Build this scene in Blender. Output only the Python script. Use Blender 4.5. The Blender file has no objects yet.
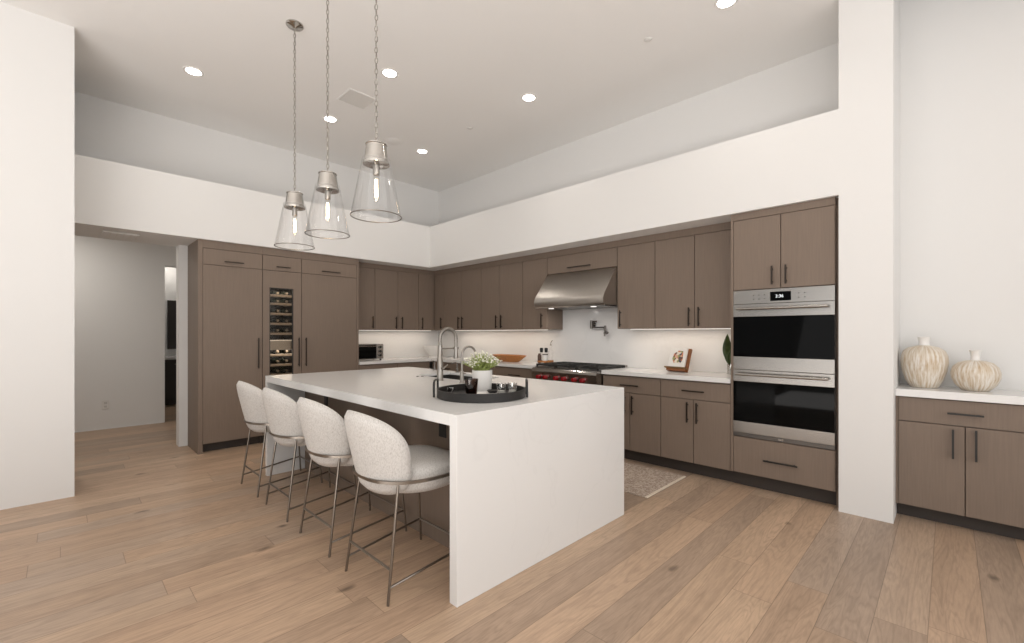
import bpy, bmesh, math, random
from mathutils import Vector, Matrix
random.seed(7)
PI = math.pi
S = bpy.context.scene
COL = S.collection

# ------------------------------------------------------------------ camera
cam_d = bpy.data.cameras.new('camera')
cam = bpy.data.objects.new('camera', cam_d)
COL.objects.link(cam)
cam.location = (0, 0, 1.3041)
cam.rotation_euler = (PI / 2, 0, math.radians(44.546))
cam_d.sensor_width = 36
cam_d.lens = 444.15 * 36 / 1024
cam_d.shift_y = 11.74 / 1024
cam_d.clip_start = 0.05
S.camera = cam

# ------------------------------------------------------------------ exposure, world, daylight, ceiling fill
S.view_settings.view_transform = 'Standard'
S.view_settings.look = 'None'
S.view_settings.exposure = -0.13
S.view_settings.gamma = 1.0
S.view_settings.use_curve_mapping = False
W = bpy.data.worlds.new('sky')
S.world = W
W.use_nodes = True
W.node_tree.nodes['Background'].inputs['Color'].default_value = (0.93, 0.96, 1.0, 1)
W.node_tree.nodes['Background'].inputs['Strength'].default_value = 0.45


def area(name, loc, rot, sx, sy, power, color=(1, 1, 1), parent=None, spread=None):
    d = bpy.data.lights.new(name, 'AREA')
    d.shape = 'RECTANGLE'
    d.size, d.size_y = sx, sy
    d.energy = power
    d.color = color
    if spread:
        d.spread = spread
    o = bpy.data.objects.new(name, d)
    COL.objects.link(o)
    o.location = loc
    o.rotation_euler = rot
    if parent:
        o.parent = parent
        o.location = Vector(loc) - parent.location
    return o


# daylight through the glazing behind the camera (y = -3.8) and to its side (x = 3.5)
area('window_daylight_rear', (0.3, -3.45, 1.5), (PI / 2 + 0.7, 0, 0), 5.2, 2.3, 66, (1.0, 0.99, 0.975))
# added fill lamp at floor level behind the camera, aimed up to brighten the ceiling
area('ceiling_fill_up', (0.0, -2.1, 0.03), (PI, 0, 0), 5.0, 2.4, 235, (1.0, 0.98, 0.955))
area('window_daylight_side', (3.25, 0.2, 1.85), (PI / 2 + 0.45, 0, PI / 2), 6.4, 2.4, 124, (1.0, 0.99, 0.975))


# ------------------------------------------------------------------ materials
def mat(name):
    m = bpy.data.materials.new(name)
    m.use_nodes = True
    nt = m.node_tree
    return m, nt, nt.nodes['Principled BSDF']


def srgb(r, g, b):
    f = lambda c: (c / 255 / 12.92) if c <= 10 else ((c / 255 + 0.055) / 1.055) ** 2.4
    return (f(r), f(g), f(b), 1)


def plain(name, col, rough=0.5, metal=0.0, noise=0.0, nscale=20, bump=0.0, bscale=200, stretch=None, **kw):
    m, nt, b = mat(name)
    b.inputs['Base Color'].default_value = col
    b.inputs['Roughness'].default_value = rough
    b.inputs['Metallic'].default_value = metal
    for k, v in kw.items():
        b.inputs[k].default_value = v
    if noise or bump:
        tc = nt.nodes.new('ShaderNodeTexCoord')
        src = tc.outputs['Object']
        if stretch:
            mp = nt.nodes.new('ShaderNodeMapping')
            mp.inputs['Scale'].default_value = stretch
            nt.links.new(src, mp.inputs['Vector'])
            src = mp.outputs['Vector']
    if noise:
        n = nt.nodes.new('ShaderNodeTexNoise')
        n.inputs['Scale'].default_value = nscale
        n.inputs['Detail'].default_value = 4
        nt.links.new(src, n.inputs['Vector'])
        r = nt.nodes.new('ShaderNodeValToRGB')
        r.color_ramp.elements[0].position = 0.3
        r.color_ramp.elements[1].position = 0.7
        r.color_ramp.elements[0].color = tuple(c * (1 - noise) for c in col[:3]) + (1,)
        r.color_ramp.elements[1].color = tuple(min(1, c * (1 + noise)) for c in col[:3]) + (1,)
        nt.links.new(n.outputs['Fac'], r.inputs['Fac'])
        nt.links.new(r.outputs['Color'], b.inputs['Base Color'])
    if bump:
        n2 = nt.nodes.new('ShaderNodeTexNoise')
        n2.inputs['Scale'].default_value = bscale
        n2.inputs['Detail'].default_value = 3
        nt.links.new(src, n2.inputs['Vector'])
        bp = nt.nodes.new('ShaderNodeBump')
        bp.inputs['Strength'].default_value = bump
        bp.inputs['Distance'].default_value = 0.002
        nt.links.new(n2.outputs['Fac'], bp.inputs['Height'])
        nt.links.new(bp.outputs['Normal'], b.inputs['Normal'])
    return m


def emit(name, col, strength):
    m, nt, b = mat(name)
    b.inputs['Base Color'].default_value = (0.8, 0.8, 0.8, 1)
    b.inputs['Emission Color'].default_value = col
    b.inputs['Emission Strength'].default_value = strength
    return m


def glass(name, tint=(1, 1, 1, 1), edge=0.35, base=0.04, rough=0.02):
    m = bpy.data.materials.new(name)
    m.use_nodes = True
    nt = m.node_tree
    nt.nodes.remove(nt.nodes['Principled BSDF'])
    out = nt.nodes['Material Output']
    t = nt.nodes.new('ShaderNodeBsdfTransparent')
    t.inputs['Color'].default_value = tint
    g = nt.nodes.new('ShaderNodeBsdfGlossy')
    g.inputs['Roughness'].default_value = rough
    lw = nt.nodes.new('ShaderNodeLayerWeight')
    lw.inputs['Blend'].default_value = 0.25
    mr = nt.nodes.new('ShaderNodeMapRange')
    mr.inputs['To Min'].default_value = base
    mr.inputs['To Max'].default_value = edge
    mx = nt.nodes.new('ShaderNodeMixShader')
    nt.links.new(lw.outputs['Facing'], mr.inputs['Value'])
    nt.links.new(mr.outputs['Result'], mx.inputs['Fac'])
    nt.links.new(t.outputs[0], mx.inputs[1])
    nt.links.new(g.outputs[0], mx.inputs[2])
    nt.links.new(mx.outputs[0], out.inputs['Surface'])
    return m


def wood_floor():
    m, nt, b = mat('oak_plank_floor')
    N, L = nt.nodes.new, nt.links.new

    def math_(op, a, c=None):
        n = N('ShaderNodeMath')
        n.operation = op
        for i, v in enumerate((a, c)):
            if v is None:
                continue
            if isinstance(v, (int, float)):
                n.inputs[i].default_value = v
            else:
                L(v, n.inputs[i])
        return n.outputs[0]
    tc = N('ShaderNodeTexCoord')
    sp = N('ShaderNodeSeparateXYZ')
    L(tc.outputs['Object'], sp.inputs[0])
    x, y = sp.outputs['X'], sp.outputs['Y']
    PW, PL = 0.181, 2.3
    u = math_('DIVIDE', math_('SUBTRACT', x, 0.0139), PW)
    iu = math_('FLOOR', u)
    fu = math_('SUBTRACT', u, iu)
    wn = N('ShaderNodeTexWhiteNoise')
    wn.noise_dimensions = '1D'
    L(iu, wn.inputs['W'])
    v = math_('ADD', math_('DIVIDE', y, PL), math_('MULTIPLY', wn.outputs['Value'], 7.3))
    iv = math_('FLOOR', v)
    fv = math_('SUBTRACT', v, iv)
    cid = N('ShaderNodeCombineXYZ')
    L(iu, cid.inputs[0])
    L(iv, cid.inputs[1])
    w2 = N('ShaderNodeTexWhiteNoise')
    w2.noise_dimensions = '2D'
    L(cid.outputs[0], w2.inputs['Vector'])
    rnd = w2.outputs['Value']
    ramp = N('ShaderNodeValToRGB')
    cr = ramp.color_ramp
    cols = [(0.0, srgb(163, 142, 124)), (0.22, srgb(174, 149, 127)), (0.5, srgb(183, 155, 131)),
            (0.78, srgb(190, 163, 138)), (1.0, srgb(172, 151, 133))]
    cr.elements[0].position, cr.elements[0].color = cols[0]
    cr.elements[1].position, cr.elements[1].color = cols[-1]
    for p, c in cols[1:-1]:
        e = cr.elements.new(p)
        e.color = c
    L(rnd, ramp.inputs['Fac'])
    # grain coordinates, shifted per plank
    gv = N('ShaderNodeCombineXYZ')
    L(math_('ADD', math_('MULTIPLY', x, 1.0), math_('MULTIPLY', rnd, 31.0)), gv.inputs[0])
    L(math_('ADD', math_('MULTIPLY', y, 0.10), math_('MULTIPLY', rnd, 17.0)), gv.inputs[1])
    n1 = N('ShaderNodeTexNoise')
    n1.inputs['Scale'].default_value = 95
    n1.inputs['Detail'].default_value = 5
    n1.inputs['Roughness'].default_value = 0.6
    L(gv.outputs[0], n1.inputs['Vector'])
    # broad cathedral figure
    gv2 = N('ShaderNodeCombineXYZ')
    L(math_('ADD', x, math_('MULTIPLY', rnd, 13.0)), gv2.inputs[0])
    L(math_('ADD', math_('MULTIPLY', y, 0.10), math_('MULTIPLY', rnd, 5.0)), gv2.inputs[1])
    n2 = N('ShaderNodeTexNoise')
    n2.inputs['Scale'].default_value = 7
    n2.inputs['Detail'].default_value = 3
    n2.inputs['Distortion'].default_value = 0.8
    L(gv2.outputs[0], n2.inputs['Vector'])
    rings = math_('FRACT', math_('MULTIPLY', n2.outputs['Fac'], 15.0))
    ringd = math_('ABSOLUTE', math_('SUBTRACT', rings, 0.5))
    r1 = N('ShaderNodeMapRange')
    L(n1.outputs['Fac'], r1.inputs['Value'])
    r1.inputs['From Min'].default_value = 0.3
    r1.inputs['From Max'].default_value = 0.7
    r1.inputs['To Min'].default_value = 0.87
    r1.inputs['To Max'].default_value = 1.09
    r2 = N('ShaderNodeMapRange')
    L(ringd, r2.inputs['Value'])
    r2.inputs['From Max'].default_value = 0.28
    r2.inputs['To Min'].default_value = 0.89
    r2.inputs['To Max'].default_value = 1.04
    r3 = N('ShaderNodeMapRange')
    L(n2.outputs['Fac'], r3.inputs['Value'])
    r3.inputs['From Min'].default_value = 0.3
    r3.inputs['From Max'].default_value = 0.7
    r3.inputs['To Min'].default_value = 0.87
    r3.inputs['To Max'].default_value = 1.1
    # knots
    kv = N('ShaderNodeCombineXYZ')
    L(math_('MULTIPLY', x, 2.2), kv.inputs[0])
    L(math_('MULTIPLY', y, 1.0), kv.inputs[1])
    nk = N('ShaderNodeTexNoise')
    nk.inputs['Scale'].default_value = 6
    L(tc.outputs['Object'], nk.inputs['Vector'])
    kadd = N('ShaderNodeVectorMath')
    kadd.operation = 'MULTIPLY_ADD'
    L(nk.outputs['Color'], kadd.inputs[0])
    kadd.inputs[1].default_value = (0.12, 0.12, 0)
    L(kv.outputs[0], kadd.inputs[2])
    vo = N('ShaderNodeTexVoronoi')
    vo.inputs['Scale'].default_value = 1.7
    L(kadd.outputs[0], vo.inputs['Vector'])
    kr = N('ShaderNodeMapRange')
    L(vo.outputs['Distance'], kr.inputs['Value'])
    kr.inputs['From Min'].default_value = 0.025
    kr.inputs['From Max'].default_value = 0.10
    kr.inputs['To Min'].default_value = 0.36
    kr.inputs['To Max'].default_value = 1.0
    # seams
    eu = math_('MINIMUM', fu, math_('SUBTRACT', 1.0, fu))
    su = math_('GREATER_THAN', math_('MULTIPLY', eu, PW), 0.0016)
    ev = math_('MINIMUM', fv, math_('SUBTRACT', 1.0, fv))
    sv = math_('GREATER_THAN', math_('MULTIPLY', ev, PL), 0.0016)
    seam = N('ShaderNodeMapRange')
    L(math_('MINIMUM', su, sv), seam.inputs['Value'])
    seam.inputs['To Min'].default_value = 0.6
    tot = math_('MULTIPLY', math_('MULTIPLY', r1.outputs[0], r2.outputs[0]),
                math_('MULTIPLY', math_('MULTIPLY', r3.outputs[0], kr.outputs[0]), seam.outputs[0]))
    vm = N('ShaderNodeVectorMath')
    vm.operation = 'SCALE'
    L(ramp.outputs['Color'], vm.inputs[0])
    L(tot, vm.inputs['Scale'])
    L(vm.outputs[0], b.inputs['Base Color'])
    b.inputs['Roughness'].default_value = 0.38
    b.inputs['Specular IOR Level'].default_value = 0.35
    bp = N('ShaderNodeBump')
    bp.inputs['Strength'].default_value = 0.05
    bp.inputs['Distance'].default_value = 0.002
    L(tot, bp.inputs['Height'])
    L(bp.outputs[0], b.inputs['Normal'])
    return m


def cabinet_wood(name, col):
    m, nt, b = mat(name)
    N, L = nt.nodes.new, nt.links.new
    tc = N('ShaderNodeTexCoord')
    oi = N('ShaderNodeObjectInfo')
    add = N('ShaderNodeVectorMath')
    add.operation = 'MULTIPLY_ADD'
    L(oi.outputs['Random'], add.inputs[0])
    add.inputs[1].default_value = (9, 7, 3)
    L(tc.outputs['Object'], add.inputs[2])
    mp = N('ShaderNodeMapping')
    mp.inputs['Scale'].default_value = (1, 1, 0.035)
    L(add.outputs[0], mp.inputs['Vector'])
    n = N('ShaderNodeTexNoise')
    n.inputs['Scale'].default_value = 130
    n.inputs['Detail'].default_value = 4
    L(mp.outputs[0], n.inputs['Vector'])
    r = N('ShaderNodeValToRGB')
    r.color_ramp.elements[0].position = 0.25
    r.color_ramp.elements[1].position = 0.75
    r.color_ramp.elements[0].color = tuple(c * 0.93 for c in col[:3]) + (1,)
    r.color_ramp.elements[1].color = tuple(c * 1.06 for c in col[:3]) + (1,)
    L(n.outputs['Fac'], r.inputs['Fac'])
    L(r.outputs['Color'], b.inputs['Base Color'])
    b.inputs['Roughness'].default_value = 0.5
    b.inputs['Specular IOR Level'].default_value = 0.35
    return m


def quartz(name, col):
    m, nt, b = mat(name)
    N, L = nt.nodes.new, nt.links.new
    tc = N('ShaderNodeTexCoord')
    n = N('ShaderNodeTexNoise')
    n.inputs['Scale'].default_value = 1.3
    n.inputs['Detail'].default_value = 5
    n.inputs['Distortion'].default_value = 1.4
    L(tc.outputs['Object'], n.inputs['Vector'])
    r = N('ShaderNodeValToRGB')
    e = r.color_ramp.elements
    e[0].position, e[0].color = 0.0, col
    e[1].position, e[1].color = 1.0, col
    for p, k in ((0.487, 1.0), (0.5, 0.975), (0.513, 1.0)):
        q = r.color_ramp.elements.new(p)
        q.color = tuple(c * k for c in col[:3]) + (1,)
    L(n.outputs['Fac'], r.inputs['Fac'])
    L(r.outputs['Color'], b.inputs['Base Color'])
    b.inputs['Roughness'].default_value = 0.16
    return m


def boucle():
    m, nt, b = mat('cream_boucle')
    N, L = nt.nodes.new, nt.links.new
    tc = N('ShaderNodeTexCoord')
    mp = N('ShaderNodeMapping')
    mp.inputs['Scale'].default_value = (1, 1, 0.45)
    L(tc.outputs['Object'], mp.inputs['Vector'])
    n = N('ShaderNodeTexNoise')
    n.inputs['Scale'].default_value = 190
    n.inputs['Detail'].default_value = 4
    n.inputs['Roughness'].default_value = 0.7
    L(mp.outputs[0], n.inputs['Vector'])
    r = N('ShaderNodeValToRGB')
    e = r.color_ramp.elements
    e[0].position, e[0].color = 0.28, (0.42, 0.39, 0.36, 1)
    e[1].position, e[1].color = 0.55, (0.63, 0.605, 0.575, 1)
    L(n.outputs['Fac'], r.inputs['Fac'])
    L(r.outputs['Color'], b.inputs['Base Color'])
    b.inputs['Roughness'].default_value = 0.95
    bp = N('ShaderNodeBump')
    bp.inputs['Strength'].default_value = 0.5
    bp.inputs['Distance'].default_value = 0.004
    L(n.outputs['Fac'], bp.inputs['Height'])
    L(bp.outputs[0], b.inputs['Normal'])
    return m


def vase_mat():
    m, nt, b = mat('streaked_ceramic')
    N, L = nt.nodes.new, nt.links.new
    tc = N('ShaderNodeTexCoord')
    sp = N('ShaderNodeSeparateXYZ')
    L(tc.outputs['Object'], sp.inputs[0])
    at = N('ShaderNodeMath')
    at.operation = 'ARCTAN2'
    L(sp.outputs['Y'], at.inputs[0])
    L(sp.outputs['X'], at.inputs[1])
    cb = N('ShaderNodeCombineXYZ')
    L(at.outputs[0], cb.inputs[0])
    ml = N('ShaderNodeMath')
    ml.operation = 'MULTIPLY'
    ml.inputs[1].default_value = 0.9
    L(sp.outputs['Z'], ml.inputs[0])
    L(ml.outputs[0], cb.inputs[2])
    n = N('ShaderNodeTexNoise')
    n.inputs['Scale'].default_value = 9
    n.inputs['Detail'].default_value = 4
    n.inputs['Roughness'].default_value = 0.75
    L(cb.outputs[0], n.inputs['Vector'])
    r = N('ShaderNodeValToRGB')
    e = r.color_ramp.elements
    e[0].position, e[0].color = 0.36, srgb(186, 160, 128)
    e[1].position, e[1].color = 0.60, srgb(226, 220, 212)
    q = r.color_ramp.elements.new(0.47)
    q.color = srgb(206, 192, 172)
    L(n.outputs['Fac'], r.inputs['Fac'])
    L(r.outputs['Color'], b.inputs['Base Color'])
    b.inputs['Roughness'].default_value = 0.45
    bp = N('ShaderNodeBump')
    bp.inputs['Strength'].default_value = 0.4
    bp.inputs['Distance'].default_value = 0.004
    L(n.outputs['Fac'], bp.inputs['Height'])
    L(bp.outputs[0], b.inputs['Normal'])
    return m


def rug_mat():
    m, nt, b = mat('mottled_rug')
    N, L = nt.nodes.new, nt.links.new
    tc = N('ShaderNodeTexCoord')
    n = N('ShaderNodeTexNoise')
    n.inputs['Scale'].default_value = 55
    n.inputs['Detail'].default_value = 5
    n.inputs['Roughness'].default_value = 0.8
    L(tc.outputs['Object'], n.inputs['Vector'])
    r = N('ShaderNodeValToRGB')
    e = r.color_ramp.elements
    e[0].position, e[0].color = 0.36, srgb(132, 108, 96)
    e[1].position, e[1].color = 0.60, srgb(206, 191, 175)
    L(n.outputs['Fac'], r.inputs['Fac'])
    L(r.outputs['Color'], b.inputs['Base Color'])
    b.inputs['Roughness'].default_value = 1.0
    return m


def photo_mat():
    """a loose colourful food picture on the cover of the cookbook"""
    m, nt, b = mat('cover_picture')
    N, L = nt.nodes.new, nt.links.new
    tc = N('ShaderNodeTexCoord')
    v = N('ShaderNodeTexVoronoi')
    v.inputs['Scale'].default_value = 38
    L(tc.outputs['Object'], v.inputs['Vector'])
    sp = N('ShaderNodeSeparateColor')
    L(v.outputs['Color'], sp.inputs[0])
    r = N('ShaderNodeValToRGB')
    r.color_ramp.interpolation = 'CONSTANT'
    e = r.color_ramp.elements
    e[0].position, e[0].color = 0.0, srgb(70, 66, 78)
    e[1].position, e[1].color = 0.8, srgb(226, 214, 200)
    for p, c in ((0.2, srgb(196, 120, 84)), (0.4, srgb(150, 150, 96)), (0.55, srgb(96, 62, 50)), (0.68, srgb(214, 168, 140))):
        q = r.color_ramp.elements.new(p)
        q.color = c
    L(sp.outputs[0], r.inputs['Fac'])
    L(r.outputs['Color'], b.inputs['Base Color'])
    b.inputs['Roughness'].default_value = 0.4
    return m


M = {}
M['wall'] = plain('white_wall_paint', (0.80, 0.79, 0.775, 1), 0.75, bump=0.05, bscale=90)
M['ceil'] = plain('ceiling_paint', (0.88, 0.865, 0.845, 1), 0.85)
M['floor'] = wood_floor()
WOODC = (0.215, 0.163, 0.127, 1)
M['cab'] = cabinet_wood('taupe_stained_oak', WOODC)
M['toe'] = plain('toe_kick_brown', (0.045, 0.035, 0.029, 1), 0.6)
M['quartz'] = quartz('white_quartz', (0.80, 0.792, 0.78, 1))
M['black'] = plain('matte_black_metal', (0.012, 0.011, 0.010, 1), 0.4)
M['bronze'] = plain('dark_bronze_metal', (0.035, 0.027, 0.022, 1), 0.38, 0.6)
M['steel'] = plain('brushed_steel', (0.37, 0.35, 0.325, 1), 0.27, 1.0, noise=0.04, nscale=60, stretch=(0.3, 0.3, 12))
M['hoodsteel'] = plain('hood_brushed_steel', (0.50, 0.475, 0.445, 1), 0.30, 1.0, noise=0.05, nscale=60, stretch=(0.3, 8, 8))
M['dsteel'] = plain('dark_steel', (0.16, 0.15, 0.14, 1), 0.35, 1.0)
M['dnickel'] = plain('smoky_nickel', (0.20, 0.185, 0.17, 1), 0.3, 1.0)
M['nickel'] = plain('brushed_nickel', (0.36, 0.335, 0.305, 1), 0.28, 1.0)
M['stoolmetal'] = plain('pewter_tube', (0.25, 0.22, 0.19, 1), 0.28, 1.0)
M['chrome'] = plain('polished_nickel', (0.52, 0.50, 0.47, 1), 0.12, 1.0)
M['ovenglass'] = plain('black_oven_glass', (0.003, 0.003, 0.003, 1), 0.04, **{'Specular IOR Level': 0.07})
M['iron'] = plain('cast_iron', (0.020, 0.019, 0.018, 1), 0.55)
M['red'] = plain('red_knob', (0.28, 0.007, 0.012, 1), 0.25)
M['glass'] = glass('clear_glass', (0.99, 0.99, 0.99, 1), 0.40, 0.015)
M['fridgeglass'] = glass('tinted_fridge_glass', (0.86, 0.82, 0.77, 1), 0.25, 0.02)
M['smokeglass'] = glass('smoked_glass', (0.42, 0.33, 0.30, 1), 0.3, 0.05)
M['tableglass'] = glass('pressed_glass', (0.93, 0.93, 0.92, 1), 0.6, 0.10)
M['boucle'] = boucle()
M['tray'] = plain('black_tray_wood', (0.013, 0.011, 0.010, 1), 0.5, noise=0.3, nscale=30, stretch=(1, 1, 12))
M['white'] = plain('white_ceramic', (0.80, 0.78, 0.75, 1), 0.35)
M['paper'] = plain('white_paper', (0.78, 0.76, 0.73, 1), 0.7)
M['plastic'] = plain('white_plastic', (0.74, 0.72, 0.69, 1), 0.4)
M['bowlwood'] = plain('honey_wood', srgb(172, 112, 58), 0.5, noise=0.25, nscale=14, stretch=(2, 12, 12))
M['board'] = plain('acacia_wood', srgb(128, 76, 38), 0.5, noise=0.25, nscale=14, stretch=(12, 2, 2))
M['boarddk'] = plain('walnut_ledge', srgb(112, 84, 46), 0.5, noise=0.2, nscale=20)
M['leaf'] = plain('green_leaf', (0.04, 0.062, 0.016, 1), 0.45, noise=0.35, nscale=30)
M['sprig'] = plain('pale_green_sprig', (0.34, 0.40, 0.12, 1), 0.7, noise=0.35, nscale=40)
M['petal'] = plain('white_petal', (0.78, 0.76, 0.66, 1), 0.7)
M['sink'] = plain('dark_composite_sink', (0.03, 0.028, 0.026, 1), 0.45)
M['hoodlamp'] = emit('hood_lamp_glow', (1.0, 0.95, 0.88, 1), 1.2)
M['vase'] = vase_mat()
M['rug'] = rug_mat()
M['fringe'] = plain('cream_binding', srgb(222, 208, 190), 0.9, noise=0.1, nscale=200)
M['photo'] = photo_mat()
M['lamp'] = emit('downlight_glow', (1.0, 0.95, 0.88, 1), 14)
M['led'] = emit('led_glow', (1.0, 0.90, 0.80, 1), 0.75)
M['filament'] = emit('filament_glow', (1.0, 0.74, 0.45, 1), 22)
M['digits'] = emit('display_digits', (0.85, 0.95, 1.0, 1), 0.9)
M['bottleglass'] = plain('dark_green_bottle', (0.012, 0.016, 0.010, 1), 0.12)
M['foil'] = plain('bottle_foil', (0.35, 0.30, 0.24, 1), 0.35, 0.7)
M['rackwood'] = plain('beech_rack_front', srgb(166, 154, 140), 0.5, noise=0.1, nscale=20, stretch=(1, 1, 10))
M['inside'] = plain('dark_interior', (0.03, 0.027, 0.025, 1), 0.6)
M['mirror'] = plain('dark_mirror', (0.03, 0.03, 0.028, 1), 0.08)
M['vanity'] = plain('dark_vanity', (0.03, 0.025, 0.022, 1), 0.5)
M['silver'] = plain('satin_silver', (0.55, 0.53, 0.5, 1), 0.4, 0.7)
M['tan'] = plain('brown_mill', srgb(76, 52, 40), 0.4)


# ------------------------------------------------------------------ mesh builder
class MB:
    def __init__(self):
        self.bm = bmesh.new()

    def box(self, x0, x1, y0, y1, z0, z1, bevel=0.0, seg=2):
        x0, x1 = min(x0, x1), max(x0, x1)
        y0, y1 = min(y0, y1), max(y0, y1)
        vs = [self.bm.verts.new(p) for p in ((x0, y0, z0), (x1, y0, z0), (x1, y1, z0), (x0, y1, z0),
                                             (x0, y0, z1), (x1, y0, z1), (x1, y1, z1), (x0, y1, z1))]
        fs = [self.bm.faces.new([vs[i] for i in f]) for f in
              ((3, 2, 1, 0), (4, 5, 6, 7), (0, 1, 5, 4), (1, 2, 6, 5), (2, 3, 7, 6), (3, 0, 4, 7))]
        if bevel:
            es = list({e for f in fs for e in f.edges})
            bmesh.ops.bevel(self.bm, geom=es, offset=bevel, segments=seg, profile=0.5, affect='EDGES')
        return self

    def prism(self, pts, axis, a0, a1):
        """extrude a 2D outline; axis 'x': pts are (y, z); 'y': (x, z); 'z': (x, y)"""
        def P(p, a):
            return {'x': (a, p[0], p[1]), 'y': (p[0], a, p[1]), 'z': (p[0], p[1], a)}[axis]
        A = [self.bm.verts.new(P(p, a0)) for p in pts]
        B = [self.bm.verts.new(P(p, a1)) for p in pts]
        self.bm.faces.new(A[::-1])
        self.bm.faces.new(B)
        n = len(pts)
        for i in range(n):
            self.bm.faces.new((A[i], A[(i + 1) % n], B[(i + 1) % n], B[i]))
        return self

    def lathe(self, prof, c, n=32, cap0=True, cap1=True, sx=1.0, sy=1.0):
        """profile of (radius, z) about the vertical through c"""
        rings = []
        for r, z in prof:
            if r < 1e-5:
                rings.append([self.bm.verts.new((c[0], c[1], c[2] + z))])
            else:
                rings.append([self.bm.verts.new((c[0] + r * sx * math.cos(2 * PI * i / n), c[1] + r * sy * math.sin(2 * PI * i / n), c[2] + z)) for i in range(n)])
        for a, b in zip(rings, rings[1:]):
            for i in range(n):
                j = (i + 1) % n
                if len(a) == 1 and len(b) == 1:
                    continue
                if len(a) == 1:
                    self.bm.faces.new((a[0], b[j], b[i]))
                elif len(b) == 1:
                    self.bm.faces.new((a[i], a[j], b[0]))
                else:
                    self.bm.faces.new((a[i], a[j], b[j], b[i]))
        if cap0 and len(rings[0]) > 1:
            self.bm.faces.new(rings[0][::-1])
        if cap1 and len(rings[-1]) > 1:
            self.bm.faces.new(rings[-1])
        return self

    def tube(self, path, r, n=10, closed=False, caps=True):
        path = [Vector(p) for p in path]
        R = r if isinstance(r, (list, tuple)) else [r] * len(path)
        rings = []
        N = len(path)
        up = None
        for k, p in enumerate(path):
            if closed:
                t = path[(k + 1) % N] - path[k - 1]
            else:
                t = path[min(k + 1, N - 1)] - path[max(k - 1, 0)]
            t.normalize()
            if up is None:
                up = Vector((0, 0, 1)) if abs(t.z) < 0.9 else Vector((1, 0, 0))
            a = t.cross(up)
            if a.length < 1e-4:
                a = t.cross(Vector((0.3, 1, 0)))
            a.normalize()
            b = a.cross(t).normalized()
            up = b
            rings.append([self.bm.verts.new(p + (a * math.cos(2 * PI * i / n) + b * math.sin(2 * PI * i / n)) * R[k]) for i in range(n)])
        m = N if closed else N - 1
        for k in range(m):
            A, B = rings[k], rings[(k + 1) % N]
            for i in range(n):
                j = (i + 1) % n
                self.bm.faces.new((A[j], A[i], B[i], B[j]))
        if caps and not closed:
            self.bm.faces.new(rings[0])
            self.bm.faces.new(rings[-1][::-1])
        return self

    def cyl(self, p0, p1, r, n=16):
        return self.tube([p0, p1], r, n)

    def ball(self, c, r, n=12, sz=1.0):
        k = max(4, n // 2)
        return self.lathe([(r * math.sin(PI * i / k), -r * sz * math.cos(PI * i / k)) for i in range(k + 1)], c, n)

    def build(self, name, material, parent=None, smooth=False, angle=35, mods=None):
        bmesh.ops.recalc_face_normals(self.bm, faces=self.bm.faces[:])
        me = bpy.data.meshes.new(name)
        if parent is not None:
            off = Vector(parent.location)
            p = parent.parent
            while p is not None:
                off += Vector(p.location)
                p = p.parent
            bmesh.ops.translate(self.bm, verts=self.bm.verts[:], vec=-off)
            o_loc = None
        else:
            # origin at the middle of the base
            xs = [v.co.x for v in self.bm.verts]
            ys = [v.co.y for v in self.bm.verts]
            zs = [v.co.z for v in self.bm.verts]
            o_loc = Vector(((min(xs) + max(xs)) / 2, (min(ys) + max(ys)) / 2, min(zs)))
            bmesh.ops.translate(self.bm, verts=self.bm.verts[:], vec=-o_loc)
        self.bm.to_mesh(me)
        self.bm.free()
        me.materials.append(material)
        o = bpy.data.objects.new(name, me)
        COL.objects.link(o)
        if parent is not None:
            o.parent = parent
        else:
            o.location = o_loc
        if smooth:
            me.polygons.foreach_set('use_smooth', [True] * len(me.polygons))
            me.set_sharp_from_angle(angle=math.radians(angle))
        for t, kw in (mods or []):
            md = o.modifiers.new(t.title(), t)
            for k, v in kw.items():
                setattr(md, k, v)
        return o


def tag(o, label=None, cat=None, group=None, kind=None):
    if label:
        o['label'] = label
    if cat:
        o['category'] = cat
    if group:
        o['group'] = group
    if kind:
        o['kind'] = kind
    return o


def thing(name, loc, label, cat, group=None):
    o = bpy.data.objects.new(name, None)
    o.empty_display_size = 0.1
    COL.objects.link(o)
    o.location = loc
    return tag(o, label, cat, group)


def dup(o, loc=None, label=None, group=None, rz=None, parent=None):
    c = o.copy()
    COL.objects.link(c)
    c.parent = parent
    if loc is not None:
        c.location = loc
    if rz is not None:
        c.rotation_euler = (0, 0, rz)
    if label:
        c['label'] = label
    if group:
        c['group'] = group
    for ch in list(o.children):
        dup(ch, parent=c)
    return c


def struct(name, mb, m, label=None):
    o = mb.build(name, m)
    o['kind'] = 'structure'
    o['category'] = name.split('_')[0]
    if label:
        o['label'] = label
    return o


# ------------------------------------------------------------------ the room
WL, WB, CE = -6.30, 4.59, 3.75      # wall planes and the ceiling
FX, FY = -5.712, 3.995              # faces of the bulkhead above the cabinets
ZS, ZF = 2.318, 2.947               # soffit and shelf heights of the bulkhead
HB = -6.46                          # hall side of the wall by the opening

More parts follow.
